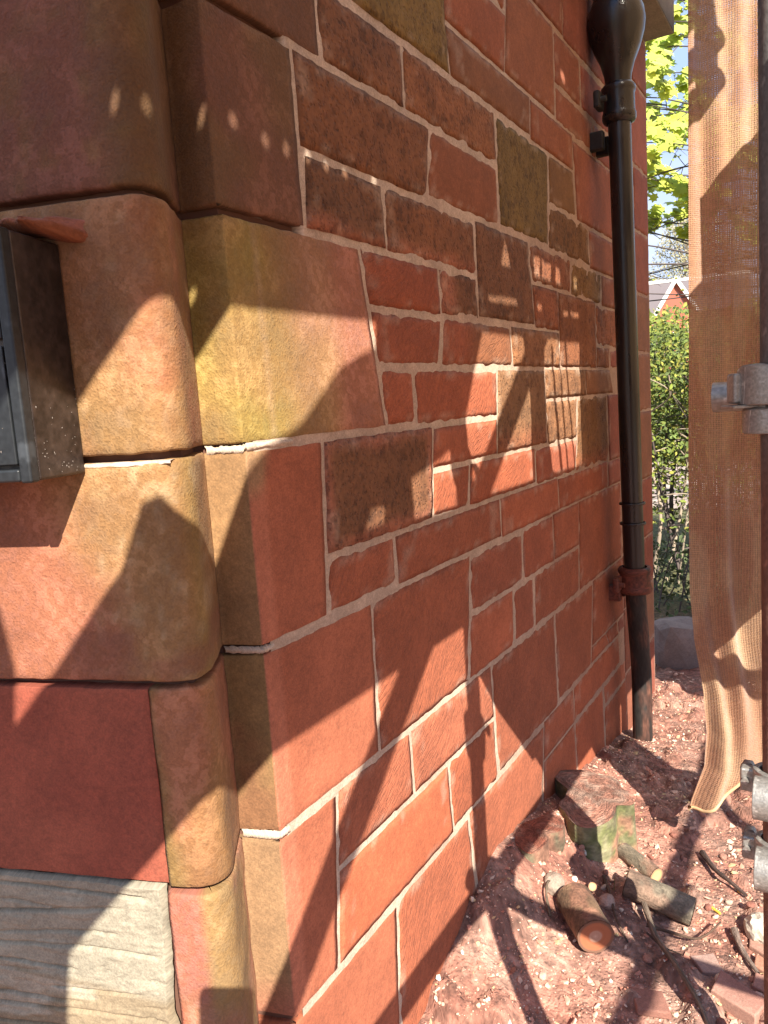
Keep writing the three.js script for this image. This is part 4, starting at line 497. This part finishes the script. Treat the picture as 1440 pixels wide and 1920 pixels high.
// the pole at the right edge of the picture
const dustPole = (x, y, z) => { const n = fbm(x * 50, y * 9, z * 50, 4); const d = step(0.40, 0.60, n + 0.45 * step(1.15, 0.85, y) - 0.12); return mixc(scl([0.36, 0.36, 0.35], 0.7 + 0.5 * n), [0.42, 0.19, 0.13], d * 0.9); };
tube('standard', [0.506, groundY(0.506, 0.612), 0.612], [0.540, 3.3, 0.578], M.steelDust, dustPole).userData.label = 'red dusted pole at the right edge';
tube('transom', [0.585, 1.225, 0.50], [0.585, 1.225, 2.3]); tube('transom', [0.585, 3.24, 0.50], [0.585, 3.24, 2.3]);
function coupler(x, y, z, turn, mat = M.steel, single = false) { // clamp of two half shells, flap, bolt and nut
  const g = new THREE.Group(); g.name = 'coupler'; g.position.set(x, y, z); g.rotation.y = turn; scaffold.add(g);
  const shell = (r0, r1, h, a0, a1) => { const s = new THREE.Shape(); s.absarc(0, 0, r1, a0, a1, false); s.absarc(0, 0, r0, a1, a0, true); const e = new THREE.ExtrudeGeometry(s, { depth: h, bevelEnabled: true, bevelSize: 0.0015, bevelThickness: 0.0015, bevelSegments: 2, curveSegments: 24 }); e.rotateX(-Math.PI / 2); e.translate(0, -h / 2, 0); return boxUV(e, 0.2); };
  part(g, 'saddle', shell(TR + 0.0008, TR + 0.0075, 0.052, -1.4, 1.4), mat); part(g, 'flap', shell(TR + 0.0008, TR + 0.0065, 0.046, 1.55, 4.6), mat);
  const lug = boxUV(new RoundedBoxGeometry(0.020, 0.040, 0.024, 3, 0.004), 0.2); lug.translate(-0.006, 0, 0.040); part(g, 'lug', lug, mat);
  const bolt = new THREE.CylinderGeometry(0.0062, 0.0062, 0.060, 12); bolt.rotateZ(Math.PI / 2); bolt.translate(-0.018, 0, 0.044); part(g, 'bolt', boxUV(bolt, 0.2), mat);
  const nut = new THREE.CylinderGeometry(0.0125, 0.0125, 0.013, 6); nut.rotateZ(Math.PI / 2); nut.translate(-0.044, 0, 0.044); part(g, 'nut', boxUV(nut, 0.2), mat);
  if (single) { const c = boxUV(new THREE.CylinderGeometry(0.040, 0.034, 0.07, 20), 0.2); part(g, 'sleeve', c, mat); return g; }
  const second = shell(TR + 0.0008, TR + 0.0075, 0.050, -2.6, 2.6); second.rotateX(Math.PI / 2); second.translate(0.055, 0, 0); part(g, 'saddle', second, mat);
  return g;
}
coupler(0.532, 1.225, 0.589, 0.0); coupler(0.517, 0.60, 0.600, Math.PI); coupler(0.514, 0.482, 0.603, Math.PI);
coupler(-0.235, 1.535, 0.9, 2.2, M.steel, true); coupler(-0.235, 1.172, 0.9, 0); coupler(-0.235, 2.13, 0.9, 2.2, M.steel, true); coupler(1.75, 1.172, 0.9, 0);
{ // pressed steel coupler at eye height: curved flap round the pole, cheek and T-bolt lug
  const galv = new THREE.MeshStandardMaterial({ color: lin(0.82, 0.81, 0.76), metalness: 0.4, roughness: 0.42, map: T_WORN, bumpMap: T_GRAINB, bumpScale: 0.0007 }), cx = 0.5305, cz = 0.5895, g = new THREE.Group(); g.name = 'coupler'; scaffold.add(g);
  const sect = (r0, r1, a0, a1, y0, y1, top) => { const N = 26; const ring = [[r0, y0], [r1 - 0.002, y0], [r1, y0 + 0.002], [r1, y1 - 0.004], [r1 - 0.003, y1 - 0.001], [r0, y1]]; return boxUV(grid(N, ring.length - 1, (u, v) => { const a = mix(a0, a1, u), [r, y] = ring[Math.round(v * (ring.length - 1))], yy = y > (y0 + y1) / 2 ? y + top * Math.sin(u * Math.PI) : y; return { p: [cx + Math.cos(a) * r, yy, cz - Math.sin(a) * r] }; }), 0.2); };
  part(g, 'flap', sect(0.025, 0.047, 1.2, 3.9, 1.212, 1.262, 0.012), galv); part(g, 'collar', sect(0.0248, 0.040, 1.0, 4.2, 1.168, 1.208, 0), galv);
  const lug = boxUV(new RoundedBoxGeometry(0.030, 0.046, 0.026, 4, 0.005), 0.2); lug.rotateY(0.5); lug.translate(0.520, 1.238, 0.545); part(g, 'cheek', lug, galv);
  const lip = boxUV(new RoundedBoxGeometry(0.050, 0.005, 0.060, 3, 0.002), 0.2); lip.rotateY(0.5); lip.translate(0.523, 1.210, 0.556); part(g, 'lip', lip, galv);
}
// guard board on edge, and the boards it is tied to
function board(x0, x1, yc, z, name = 'guard_board') { const L = x1 - x0, g = boxUV(new RoundedBoxGeometry(L, 0.222, 0.038, 2, 0.004), 0.6); g.translate((x0 + x1) / 2, yc, z); const b = part(scaffold, name, g, M.plank); for (const x of [x0 + 0.03, x1 - 0.03]) { const e = boxUV(new RoundedBoxGeometry(0.04, 0.224, 0.041, 2, 0.002), 0.3); e.translate(x, yc, z); part(b, 'end_band', e, M.steel); } return b; }
board(-2.4, 1.9, 1.874, 0.900 - 0.045);
shadowOn(scaffold);

// ---------------------------------------------------------------- jute sheets
const JUTE = [0.63, 0.415, 0.27];
function halve(g, n) { // split every triangle in four, n times, so that folds leave no cracks
  let P = Array.from((g.index ? g.toNonIndexed() : g).attributes.position.array);
  for (let k = 0; k < n; k++) { const Q = []; for (let i = 0; i < P.length; i += 9) { const a = P.slice(i, i + 3), b = P.slice(i + 3, i + 6), c = P.slice(i + 6, i + 9), m = (p, q) => [(p[0] + q[0]) / 2, (p[1] + q[1]) / 2, 0], ab = m(a, b), bc = m(b, c), ca = m(c, a); Q.push(...a, ...ab, ...ca, ...ab, ...b, ...bc, ...ca, ...bc, ...c, ...ab, ...bc, ...ca); } P = Q; }
  const o = new THREE.BufferGeometry(); o.setAttribute('position', new THREE.Float32BufferAttribute(P, 3)); return mergeVertices(o, 1e-5);
}
function sheet(label, outline, holes, z, fold, freq, group) { // unseen cloth: outline in x, y shaped back from the shadows it casts
  const s = new THREE.Shape(outline.map(p => new THREE.Vector2(...p))); for (const h of holes) { const q = new THREE.Path(); h.forEach((p, i) => i ? q.lineTo(...p) : q.moveTo(...p)); s.holes.push(q); }
  let g = halve(new THREE.ShapeGeometry(s, 8), 3); const p = g.attributes.position, uv = new Float32Array(p.count * 2);
  for (let i = 0; i < p.count; i++) { const x = p.getX(i), y = p.getY(i); uv[2 * i] = x / 0.13; uv[2 * i + 1] = y / 0.13; p.setZ(i, z + fold * (Math.sin(x * freq + 1.3 * Math.sin(y * 2.1)) + 0.5 * Math.sin(x * freq * 2.3 + y))); }
  g.setAttribute('uv', new THREE.BufferAttribute(uv, 2)); g.computeVertexNormals(); paint(g, (x, y) => scl([0.74, 0.52, 0.33], 0.85 + 0.3 * fbm(x * 7, y * 7, 2, 3)));
  const m = new THREE.Mesh(g, M.sheetMat); m.name = 'jute_sheet'; return tag(m, label, 'jute sheet', group);
}
M.sheetMat = new THREE.MeshPhysicalMaterial({ vertexColors: true, map: T_WAVEC, bumpMap: T_WAVEB, bumpScale: 0.001, roughness: 1, side: THREE.DoubleSide, transmission: 0.85, thickness: 0 });  // paler and more see-through than the hanging strip, to fill the shade
const ell = (cx, cy, a, b, rot = 0) => { const o = []; for (let k = 0; k < 12; k++) { const t = k / 12 * 6.2832, x = a * Math.cos(t), y = b * Math.sin(t); o.push([cx + x * Math.cos(rot) - y * Math.sin(rot), cy + x * Math.sin(rot) + y * Math.cos(rot)]); } return o; };
const eye = [[-1.067, 2.645], [-1.019, 2.625], [-.92, 2.648], [-.868, 2.648], [-.812, 2.648], [-.766, 2.648], [-.712, 2.648], [-.668, 2.643], [-.615, 2.642], [-.512, 2.640]].map(([x, y]) => ell(x, y, 0.0050, 0.0105, -0.45));
eye.push(ell(-0.971, 2.49, 0.008, 0.014, -0.3));
sheet('jute sheet above the camera tied over the ledger, with a row of small eyelet holes', [[-2.4, 2.43], [-0.06, 2.43], [-0.035, 2.56], [0.03, 2.562], [0.062, 2.624], [0.092, 2.562], [0.242, 2.56], [0.244, 2.617], [0.298, 2.62], [0.294, 2.56], [0.309, 2.56], [0.310, 2.616], [0.385, 2.611], [0.381, 2.56], [0.424, 2.56], [0.43, 2.602], [0.463, 2.60], [0.466, 2.56], [0.574, 2.555], [0.577, 2.61], [0.637, 2.612], [0.634, 2.552], [0.70, 2.55], [0.66, 2.9], [0.70, 3.85], [-2.4, 3.85]], [...eye, ell(0.527, 3.142, 0.02, 0.012, -0.3)], 0.9, 0.006, 14, 'jute sheets tied to the scaffold');
sheet('narrow unseen jute remnant behind the two ledgers, notched to shape the light', [[0.125, 2.42], [0.105, 2.535], [0.26, 2.535], [0.264, 2.484], [0.314, 2.484], [0.302, 2.535], [0.472, 2.535], [0.468, 2.474], [0.511, 2.474], [0.511, 2.535], [0.534, 2.535], [0.535, 2.472], [0.645, 2.472], [0.64, 2.535], [0.70, 2.535], [0.70, 2.42]], [], 0.905, 0.003, 18, 'jute sheets tied to the scaffold');  // filler cloth cut so that patches of sun pass through
sheet('torn jute sheet slumped over the guard board left of the inner pole', [[-.535, 2.46], [-.55, 2.37], [-.66, 2.33], [-.78, 2.26], [-.86, 2.23], [-.90, 2.205], [-.985, 2.14], [-1.02, 2.15], [-1.04, 2.168], [-1.06, 2.198], [-1.09, 2.212], [-1.115, 2.185], [-1.135, 2.168], [-1.37, 2.165], [-1.355, 2.23], [-1.37, 2.33], [-1.60, 2.36], [-1.60, 1.60], [-1.345, 1.60], [-1.34, 1.71], [-1.315, 1.81], [-1.27, 1.85], [-1.2, 2.0], [-.45, 2.0], [-.455, 2.13], [-.34, 2.16], [-.25, 2.195], [-.20, 2.24], [-.08, 2.43], [-.07, 2.46]], [[[-.615, 2.059], [-.562, 2.066], [-.554, 2.093], [-.594, 2.090]]], 0.9, 0.004, 11, 'jute sheets tied to the scaffold');
sheet('slit jute sheet hanging in strips above the guard board', [[.14, 2.43], [.165, 2.34], [.21, 2.22], [.245, 2.0], [.95, 2.0], [.95, 2.245], [.665, 2.245], [.668, 2.06], [.555, 2.03], [.50, 2.30], [.49, 2.43], [.478, 2.43], [.487, 2.30], [.540, 2.04], [.484, 2.04], [.452, 2.22], [.43, 2.40], [.422, 2.40], [.437, 2.22], [.470, 2.045], [.428, 2.05], [.395, 2.22], [.372, 2.40], [.36, 2.40], [.376, 2.22], [.405, 2.05], [.345, 2.06], [.318, 2.22], [.305, 2.40], [.30, 2.43]], [], 0.9, 0.004, 20, 'jute sheets tied to the scaffold');
sheet('jute sheet hung below the guard board with a slanting torn edge', [[-.205, 1.86], [-.215, 1.685], [-.09, 1.53], [.02, 1.42], [.105, 1.325], [.125, 1.325], [.23, 1.21], [.25, 1.19], [1.72, 1.19], [1.76, 0.62], [2.9, 0.60], [2.9, 1.86]], [], 0.895, 0.004, 9, 'jute sheets tied to the scaffold');  // right end carried lower to put the boulder in shade
sheet('unseen jute sheet added to shade the far end of the wall', [[0.96, 1.98], [2.9, 1.84], [2.9, 3.85], [0.98, 3.85], [0.94, 2.7]], [], 0.9, 0.008, 9, 'jute sheets tied to the scaffold');  // put in to keep the far end of the wall shaded

// the loosely woven strip hanging in view
{
  const NU = 90, NV = 420, A = new THREE.Vector2(1.147, 0.371), B = new THREE.Vector2(1.285, 0.605), dir = B.clone().sub(A), len = dir.length(); dir.normalize(); const nr = new THREE.Vector2(dir.y, -dir.x);
  const top = 3.19, leftIn = [[0.12, -0.014], [0.19, 0.004], [0.28, 0.040], [0.37, 0.047], [0.48, 0.038], [0.62, 0.012], [0.75, 0.0], [3.3, 0.0]];
  const hem = s => { const P = [[0, 0.172], [0.010, 0.158], [0.03, 0.166], [0.06, 0.200], [0.10, 0.262], [0.14, 0.285], [0.3, 0.28]]; return lerpProf(P, s); };
  const g = grid(NU, NV, (u, v) => {
    const s0 = u * len, y = mix(hem(s0), top, v), li = lerpProf(leftIn, y), k = step(1.15, 0.30, y), s = li + s0 * (1 - li / len * 0.75) ; const amp = 0.010 + 0.010 * k;
    let o = amp * Math.sin(s0 * 62 + 0.6 * Math.sin(y * 2.3)) + 0.006 * Math.sin(s0 * 128 + y * 1.7) + 0.010 * (fbm(s0 * 14, y * 2.2, 3, 3) - 0.5); o += k * 0.018 * Math.sin(s0 * 88 + 5 * y) ; o -= 0.03 * step(0.06, 0.14, s0) ;
    const x = A.x + dir.x * s + nr.x * o, z = A.y + dir.y * s + nr.y * o, n = fbm(s0 * 12, y * 3, 4, 3);
    let c = scl(JUTE, 0.86 + 0.28 * n); c = mixc(c, [0.44, 0.19, 0.115], step(0.46, 0.56, fbm(s0 * 18 + 3, y * 5, 14, 4)) * 0.5);
    return { p: [x, y, z], c, uv: [s0 / 0.145, y / 0.145] };
  });
  const h = thing('jute_strip', 'loosely woven tan jute strip hanging between downpipe and scaffold pole', 'jute sheet'); part(h, 'cloth', g, M.jute);
  const hp = []; for (let i = 0; i <= NU; i++) { const p = g.attributes.position; hp.push(new THREE.Vector3(p.getX(i), p.getY(i) + 0.003, p.getZ(i))); } part(h, 'hem', paint(new THREE.TubeGeometry(new THREE.CatmullRomCurve3(hp), 160, 0.0042, 7), [0.52, 0.36, 0.20]), M.plain);
}
// the phone that takes the picture, on an added stand (the phone shadow falls at the bottom left)
{
  const ph = thing('phone', 'dark phone on an added stand just behind the view point', 'phone'); const q = new THREE.Quaternion().setFromRotationMatrix(new THREE.Matrix4().makeBasis(CRIGHT, CUP, FWD.clone().negate())); ph.quaternion.copy(q); ph.position.copy(EYE).addScaledVector(FWD, -0.012).addScaledVector(CRIGHT, -0.023).addScaledVector(CUP, -0.057);
  const s = new THREE.Shape(), w = 0.0358, h = 0.0735, r = 0.010; s.moveTo(-w + r, -h); s.lineTo(w - r, -h); s.absarc(w - r, -h + r, r, -Math.PI / 2, 0); s.lineTo(w, h - r); s.absarc(w - r, h - r, r, 0, Math.PI / 2); s.lineTo(-w + r, h); s.absarc(-w + r, h - r, r, Math.PI / 2, Math.PI); s.lineTo(-w, -h + r); s.absarc(-w + r, -h + r, r, Math.PI, 1.5 * Math.PI);
  const b = new THREE.ExtrudeGeometry(s, { depth: 0.0065, bevelEnabled: true, bevelSize: 0.0006, bevelThickness: 0.0006, bevelSegments: 2 }); b.translate(0, 0, -0.002); part(ph, 'body', b, flat(0.03, 0.03, 0.035, 0.4)); const sc = new THREE.PlaneGeometry(0.066, 0.140); sc.translate(0, 0, 0.0058); part(ph, 'screen', sc, flat(0.01, 0.01, 0.012, 0.15));
  const foot = ph.position.clone().addScaledVector(CUP, -0.074).addScaledVector(FWD, -0.004), t = thing('added_phone_stand', 'slim black tripod stand added to hold up the phone', 'tripod'); const hub = [foot.x, 0.62, foot.z]; part(t, 'column', tubeBetween([foot.x, foot.y - 0.002, foot.z], hub, 0.009), flat(0.02, 0.02, 0.02, 0.5)); for (let k = 0; k < 3; k++) { const a = k * 2.094 + 0.5, x = foot.x + 0.28 * Math.cos(a), z = foot.z + 0.28 * Math.sin(a); part(t, 'leg', tubeBetween(hub, [x, groundY(x, z) + 0.004, z], 0.008), flat(0.02, 0.02, 0.02, 0.5)); }  // the stand is added so the phone does not float
}

// ---------------------------------------------------------------- garden and houses seen through the gap
const leafMat = (r, g, b, t = 0.35) => new THREE.MeshPhysicalMaterial({ vertexColors: true, color: lin(r, g, b), roughness: 0.75, side: THREE.DoubleSide, transmission: t, thickness: 0 });
function leafCloud(list, shapeFn) { // list of {p, s, n, roll, c}; shapeFn gives fan points in the leaf plane
  const P = [], C = [], I = []; const up = new THREE.Vector3(), a = new THREE.Vector3(), b = new THREE.Vector3();
  for (const L of list) { const n = L.n.clone().normalize(); up.set(0, 1, 0); if (Math.abs(n.y) > 0.95) up.set(1, 0, 0); a.crossVectors(up, n).normalize(); b.crossVectors(n, a); const ca = Math.cos(L.roll), sa = Math.sin(L.roll), pts = shapeFn(), o = P.length / 3; for (const [x, y, z] of pts) { const X = (x * ca - y * sa) * L.s, Y = (x * sa + y * ca) * L.s, Z = (z || 0) * L.s; P.push(L.p.x + a.x * X + b.x * Y + n.x * Z, L.p.y + a.y * X + b.y * Y + n.y * Z, L.p.z + a.z * X + b.z * Y + n.z * Z); C.push(...L.c); } for (let k = 1; k + 1 < pts.length; k++) I.push(o, o + k, o + k + 1); }
  const g = new THREE.BufferGeometry(); g.setAttribute('position', new THREE.Float32BufferAttribute(P, 3)); g.setAttribute('color', new THREE.Float32BufferAttribute(C, 3)); g.setIndex(I); g.computeVertexNormals(); return g;
}
const oval = () => [[0, -0.5, 0], [0.22, -0.2, 0.08], [0.24, 0.1, 0.08], [0, 0.5, -0.04], [-0.24, 0.1, 0.08], [-0.22, -0.2, 0.08]];
const mapleLobes = [[0, -0.30], [0.20, -0.42], [0.30, -0.22], [0.56, -0.12], [0.36, 0.04], [0.46, 0.34], [0.20, 0.24], [0, 0.62], [-0.20, 0.24], [-0.46, 0.34], [-0.36, 0.04], [-0.56, -0.12], [-0.30, -0.22], [-0.20, -0.42]];
const maple = () => [[0, -0.05, 0], ...mapleLobes.map(([x, y]) => [x, y, -0.18 * Math.hypot(x, y)]), [0, -0.30, -0.05]];
const V3 = (x, y, z) => new THREE.Vector3(x, y, z);
function branchGeo(list) { return mergeGeometries(list.map(({ pts, r0, r1 }) => { const c = new THREE.CatmullRomCurve3(pts), n = 14, g = new THREE.TubeGeometry(c, n, r0, 6); const p = g.attributes.position; for (let i = 0; i <= n; i++) { const q = c.getPointAt(i / n), f = mix(1, r1 / r0, i / n); for (let k = 0; k <= 6; k++) { const id = i * 7 + k; p.setXYZ(id, q.x + (p.getX(id) - q.x) * f, q.y + (p.getY(id) - q.y) * f, q.z + (p.getZ(id) - q.z) * f); } } g.computeVertexNormals(); return g; })); }
const twigMat = flat(0.085, 0.065, 0.06, 0.9), twigPale = flat(0.30, 0.24, 0.18, 0.9);
{ // maple in fresh lime leaf: trunk stands behind the hanging jute, boughs reach into the gap
  const t = thing('maple_tree', 'maple tree with fresh lime green leaves reaching into the gap beside the pipe', 'tree'); const tr = branchGeo([{ pts: [V3(7.0, -0.08, 1.0), V3(6.95, 1.2, 0.95), V3(7.05, 2.6, 0.85), V3(6.9, 4.2, 0.7), V3(6.8, 6.4, 0.6)], r0: 0.12, r1: 0.04 }]); part(t, 'trunk', tr, twigMat);
  const br = [], lv = []; const leafAt = (p, s, tone) => { const q = rnd(); lv.push({ p: p.clone().add(V3(rr(-.06, .06), rr(-.05, .03), rr(-.06, .06))), s: s * rr(0.75, 1.25), n: V3(-0.75 + rr(-.5, .5), 0.65 + rr(-.5, .5), 0.35 + rr(-.5, .5)), roll: rr(0, 6.28), c: scl(mixc([0.95, 0.95, 0.10], [0.62, 0.85, 0.12], q), tone * rr(0.8, 1.1)) }); };
  for (let k = 0; k < 52; k++) {
    const y0 = rr(1.9, 5.4), xx = rr(5.6, 7.4), z1 = rr(-2.6, -0.2), y1 = y0 + rr(-0.5, 1.2), zs = 0.75, bend = V3(xx + rr(-0.4, 0.4), (y0 + y1) / 2 + rr(-.25, .25), (zs + z1) / 2), end = V3(xx + rr(-.6, .6), y1, z1), st = V3(6.95, y0 - 0.3, 0.8); br.push({ pts: [st, bend, end], r0: 0.011, r1: 0.002 });
    const c = new THREE.CatmullRomCurve3([st, bend, end]);
    for (let m = 0; m < 7; m++) { const q = c.getPoint(rr(0.35, 1)), e = q.clone().add(V3(rr(-.4, .4), rr(-.35, .35), rr(-.45, .35))); br.push({ pts: [q, q.clone().lerp(e, 0.5).add(V3(0, rr(-.04, .06), 0)), e], r0: 0.0036, r1: 0.0012 }); if (y1 > 2.75 && !(q.y < 2.6) && m % 2 === 0) for (let w = 0; w < 20; w++) leafAt(q.clone().lerp(e, rr(0.25, 1.15)), 0.108, 0.92); else for (let w = 0; w < 2; w++) leafAt(q.clone().lerp(e, rr(0.4, 1)), 0.03, 0.45); }
  }
  part(t, 'branches', branchGeo(br), twigMat); part(t, 'crown', leafCloud(lv, maple), leafMat(0.62, 0.62, 0.5, 0.35));
}
{ // hedge of small glossy leaves on bare stems
  const h = thing('hedge', 'bright green small leaved hedge on bare brown stems beyond the wall end', 'hedge'); const br = [], pale = [], lv = [];
  for (let k = 0; k < 80; k++) { const z = rr(-2.8, 2.2), x = rr(4.4, 5.5), top = rr(1.2, 1.75); const p = [V3(x, -0.07, z), V3(x + rr(-.15, .15), 0.5, z + rr(-.15, .15)), V3(x + rr(-.3, .3), top, z + rr(-.35, .35))]; (k % 4 ? br : pale).push({ pts: p, r0: rr(0.008, 0.02), r1: 0.003 }); for (let m = 0; m < 7; m++) { const q = new THREE.CatmullRomCurve3(p).getPoint(rr(0.2, 1)); (m % 2 ? br : pale).push({ pts: [q, q.clone().add(V3(rr(-.2, .2), rr(0, .15), rr(-.2, .2))), q.clone().add(V3(rr(-.35, .35), rr(-.05, .35), rr(-.4, .4)))], r0: 0.006, r1: 0.0015 }); } }
  for (let k = 0; k < 95000; k++) { const z = rr(-2.6, 2.0), x = rr(4.2, 5.7); const yy = 0.24 + 1.60 * Math.pow(rnd(), 0.72), cap = 1.72 + 0.18 * (fbm(x * 3, z * 3, 2, 3) - 0.5) * 2; if (yy > cap) continue; const d = fbm(x * 4.5, z * 4.5 + yy * 5, yy * 4, 3); if (d < 0.455 - 0.10 * step(0.9, 1.6, yy) + 0.12 * step(0.72, 0.45, yy)) continue; const q = rnd(); lv.push({ p: V3(x, yy, z), s: rr(0.022, 0.046), n: V3(-0.6 + rr(-.9, .9), 0.7 + rr(-.8, .8), 0.3 + rr(-.9, .9)), roll: rr(0, 6.28), c: scl(q < 0.5 ? [0.40, 0.52, 0.05] : q < 0.8 ? [0.24, 0.36, 0.05] : [0.72, 0.70, 0.12], rr(0.45, 1.05)) }); }
  part(h, 'stems', branchGeo(br), twigMat); part(h, 'stems', branchGeo(pale), twigPale); part(h, 'foliage', leafCloud(lv, oval), leafMat(0.50, 0.50, 0.36, 0.3));
  const lo = thing('ground_shrub', 'dark low shrub under the hedge behind the boulder', 'shrub'), l2 = []; for (let k = 0; k < 5000; k++) { const z = rr(-1.4, 1.4), x = rr(3.5, 4.3), y = rr(-0.05, 0.36) ; if (fbm(x * 6, z * 6 + y * 6, 3, 3) < 0.42) continue; l2.push({ p: V3(x, y, z), s: rr(0.02, 0.045), n: V3(rr(-1, 1), rr(-.2, 1), rr(-1, 1)), roll: rr(0, 6.28), c: scl([0.22, 0.30, 0.10], rr(0.4, 1)) }); } part(lo, 'foliage', leafCloud(l2, oval), leafMat(0.4, 0.42, 0.36, 0.2)); const b2 = []; for (let k = 0; k < 30; k++) { const z = rr(-1.3, 1.3), x = rr(3.6, 4.2); b2.push({ pts: [V3(x, -0.06, z), V3(x + rr(-.1, .1), 0.15, z + rr(-.1, .1)), V3(x + rr(-.2, .2), 0.4, z + rr(-.2, .2))], r0: 0.006, r1: 0.002 }); } part(lo, 'stems', branchGeo(b2), twigMat);
}
{ // clipped hedge on the far side of the drive
  const h = thing('clipped_hedge', 'dark green clipped hedge across the gravel drive', 'hedge'), l = [], br = []; for (let k = 0; k < 26000; k++) { const z = rr(-9, 7), x = rr(13.2, 14.2), y = rr(-0.05, 2.05 + 0.25 * fbm(z * 1.5, 3, 2, 3)); l.push({ p: V3(x, y, z), s: rr(0.10, 0.18), n: V3(-0.7 + rr(-.8, .8), 0.6 + rr(-.8, .8), 0.3 + rr(-.8, .8)), roll: rr(0, 6.28), c: scl([0.30, 0.42, 0.10], rr(0.5, 1.1)) }); } for (let k = 0; k < 30; k++) { const z = -9 + k * 0.53; br.push({ pts: [V3(13.7, -0.08, z), V3(13.7, 0.9, z + 0.05), V3(13.75, 1.9, z)], r0: 0.03, r1: 0.01 }); } part(h, 'stems', branchGeo(br), twigMat); part(h, 'foliage', leafCloud(l, oval), leafMat(0.5, 0.52, 0.42, 0.2));
}
{ // gabled red brick house far behind the hedge
  const hs = thing('brick_house', 'distant red brick house with white bargeboards and grey slate roof', 'house'); hs.position.set(78, -0.1, -13.75); hs.rotation.y = 0.12;
  const brick = flat(0.42, 0.115, 0.075), white = flat(0.80, 0.79, 0.76), slate = flat(0.13, 0.11, 0.115), glass = flat(0.04, 0.05, 0.06, 0.15);
  const bx = (w, h, d, x, y, z) => { const g = new THREE.BoxGeometry(w, h, d); g.translate(x, y, z); return g; };
  part(hs, 'wall', bx(7, 8.0, 13, 4.2, 4.0, 0), brick);
  const roof = (pts, depth) => { const s = new THREE.Shape(pts.map(p => new THREE.Vector2(...p))); return new THREE.ExtrudeGeometry(s, { depth, bevelEnabled: false }); };
  const main = roof([[-4.1, 0], [4.1, 0], [0, 3.6]], 13.6); main.translate(4.2, 8.0, -6.8); part(hs, 'roof', main, slate);
  // front gable facing the camera (its ridge runs along x)
  const gw = roof([[-1.75, 0], [1.75, 0], [0, 2.9]], 2.6); gw.rotateY(Math.PI / 2); gw.translate(0.1, 8.0, 0.4); part(hs, 'gable_wall', gw, brick); part(hs, 'bay', bx(1.2, 8, 3.4, 0.7, 4.0, 0.4), brick);
  const bar = s => { const L = Math.hypot(2.1, 3.4), g = new THREE.BoxGeometry(0.5, 0.34, L); g.rotateX(s * Math.atan2(3.4, 2.1)); g.translate(-0.05, 8.0 + 3.25 / 2 - 0.05, 0.4 + s * 1.0); return g; }; for (const s of [-1, 1]) part(hs, 'bargeboard', bar(s), white);
  const gr = s => { const g = roof([[-0.02, 0], [2.15, 0], [0, 3.45]], 3.4); return g; };
  for (const y of [2.2, 5.6]) for (const z of [-4.5, -2, 0.4, 4]) { const w = part(hs, 'window', bx(0.1, 1.5, 1.0, z === 0.4 ? 0.03 : 0.66, y, z), white); part(w, 'pane', bx(0.05, 1.3, 0.8, (z === 0.4 ? 0.03 : 0.66) - 0.05, y, z), glass); }
  part(hs, 'chimney', bx(1.2, 2.6, 1.3, 4.0, 12.0, -3.6), brick); part(hs, 'chimney_pot', bx(0.55, 1.4, 0.55, 4.0, 13.9, -3.3), white); part(hs, 'flashing', bx(1.4, 0.3, 1.6, 3.8, 10.9, -3.6), white); const vg = new THREE.BoxGeometry(0.3, 0.32, 5.6); vg.rotateX(Math.PI / 2 - 0.35); part(hs, 'verge_board', (vg.translate(0.4, 9.6, -5.9), vg), white); part(hs, 'ridge', bx(0.5, 0.3, 13.7, 4.2, 11.6, 0), white);
}
function farTree(name, label, x, y0, z, h, rw, n, c0, c1) {
  const t = thing(name, label, 'tree', 'trees behind the distant house'); part(t, 'trunk', branchGeo([{ pts: [V3(x, y0 - 0.2, z), V3(x + 0.2, y0 + h * 0.35, z), V3(x, y0 + h * 0.8, z + 0.3)], r0: 0.35, r1: 0.08 }]), twigPale); const br = [], lv = [];
  for (let k = 0; k < 60; k++) { const a = rr(0, 6.28), q = V3(x, y0 + h * rr(0.3, 0.75), z), e = V3(x + Math.cos(a) * rw * rr(0.4, 1), y0 + h * rr(0.45, 1), z + Math.sin(a) * rw * rr(0.4, 1)); br.push({ pts: [q, q.clone().lerp(e, 0.5).add(V3(0, 0.3, 0)), e], r0: 0.09, r1: 0.02 }); }
  for (let k = 0; k < n; k++) { const a = rr(0, 6.28), r = rw * Math.sqrt(rnd()), yy = rr(0.28, 1), w = Math.sqrt(Math.max(0, 1 - Math.pow((yy - 0.6) / 0.42, 2))), p = V3(x + Math.cos(a) * r * w, y0 + h * yy, z + Math.sin(a) * r * w); if (fbm(p.x * 0.9, p.z * 0.9 + p.y * 0.8, p.y, 3) < 0.47) continue; lv.push({ p, s: rr(0.12, 0.32), n: V3(-0.6 + rr(-.8, .8), 0.5 + rr(-.8, .8), 0.3 + rr(-.8, .8)), roll: rr(0, 6.28), c: mixc(c0, c1, rnd()) }); }
  part(t, 'branches', branchGeo(br), twigPale); part(t, 'crown', leafCloud(lv, oval), leafMat(1, 1, 1, 0.2));
}
farTree('distant_tree', 'pale olive tree rising behind the distant house', 96, -0.1, -14.5, 20.5, 5.2, 26000, [0.26, 0.24, 0.12], [0.40, 0.36, 0.20]);
farTree('distant_tree', 'dull yellow tree behind the distant chimney', 99, -0.1, -22, 14.5, 5.0, 16000, [0.34, 0.30, 0.10], [0.26, 0.28, 0.09]);

scene.traverse(o => { if (o.isMesh) { o.castShadow = true; o.receiveShadow = true; } });
renderer.render(scene, camera);
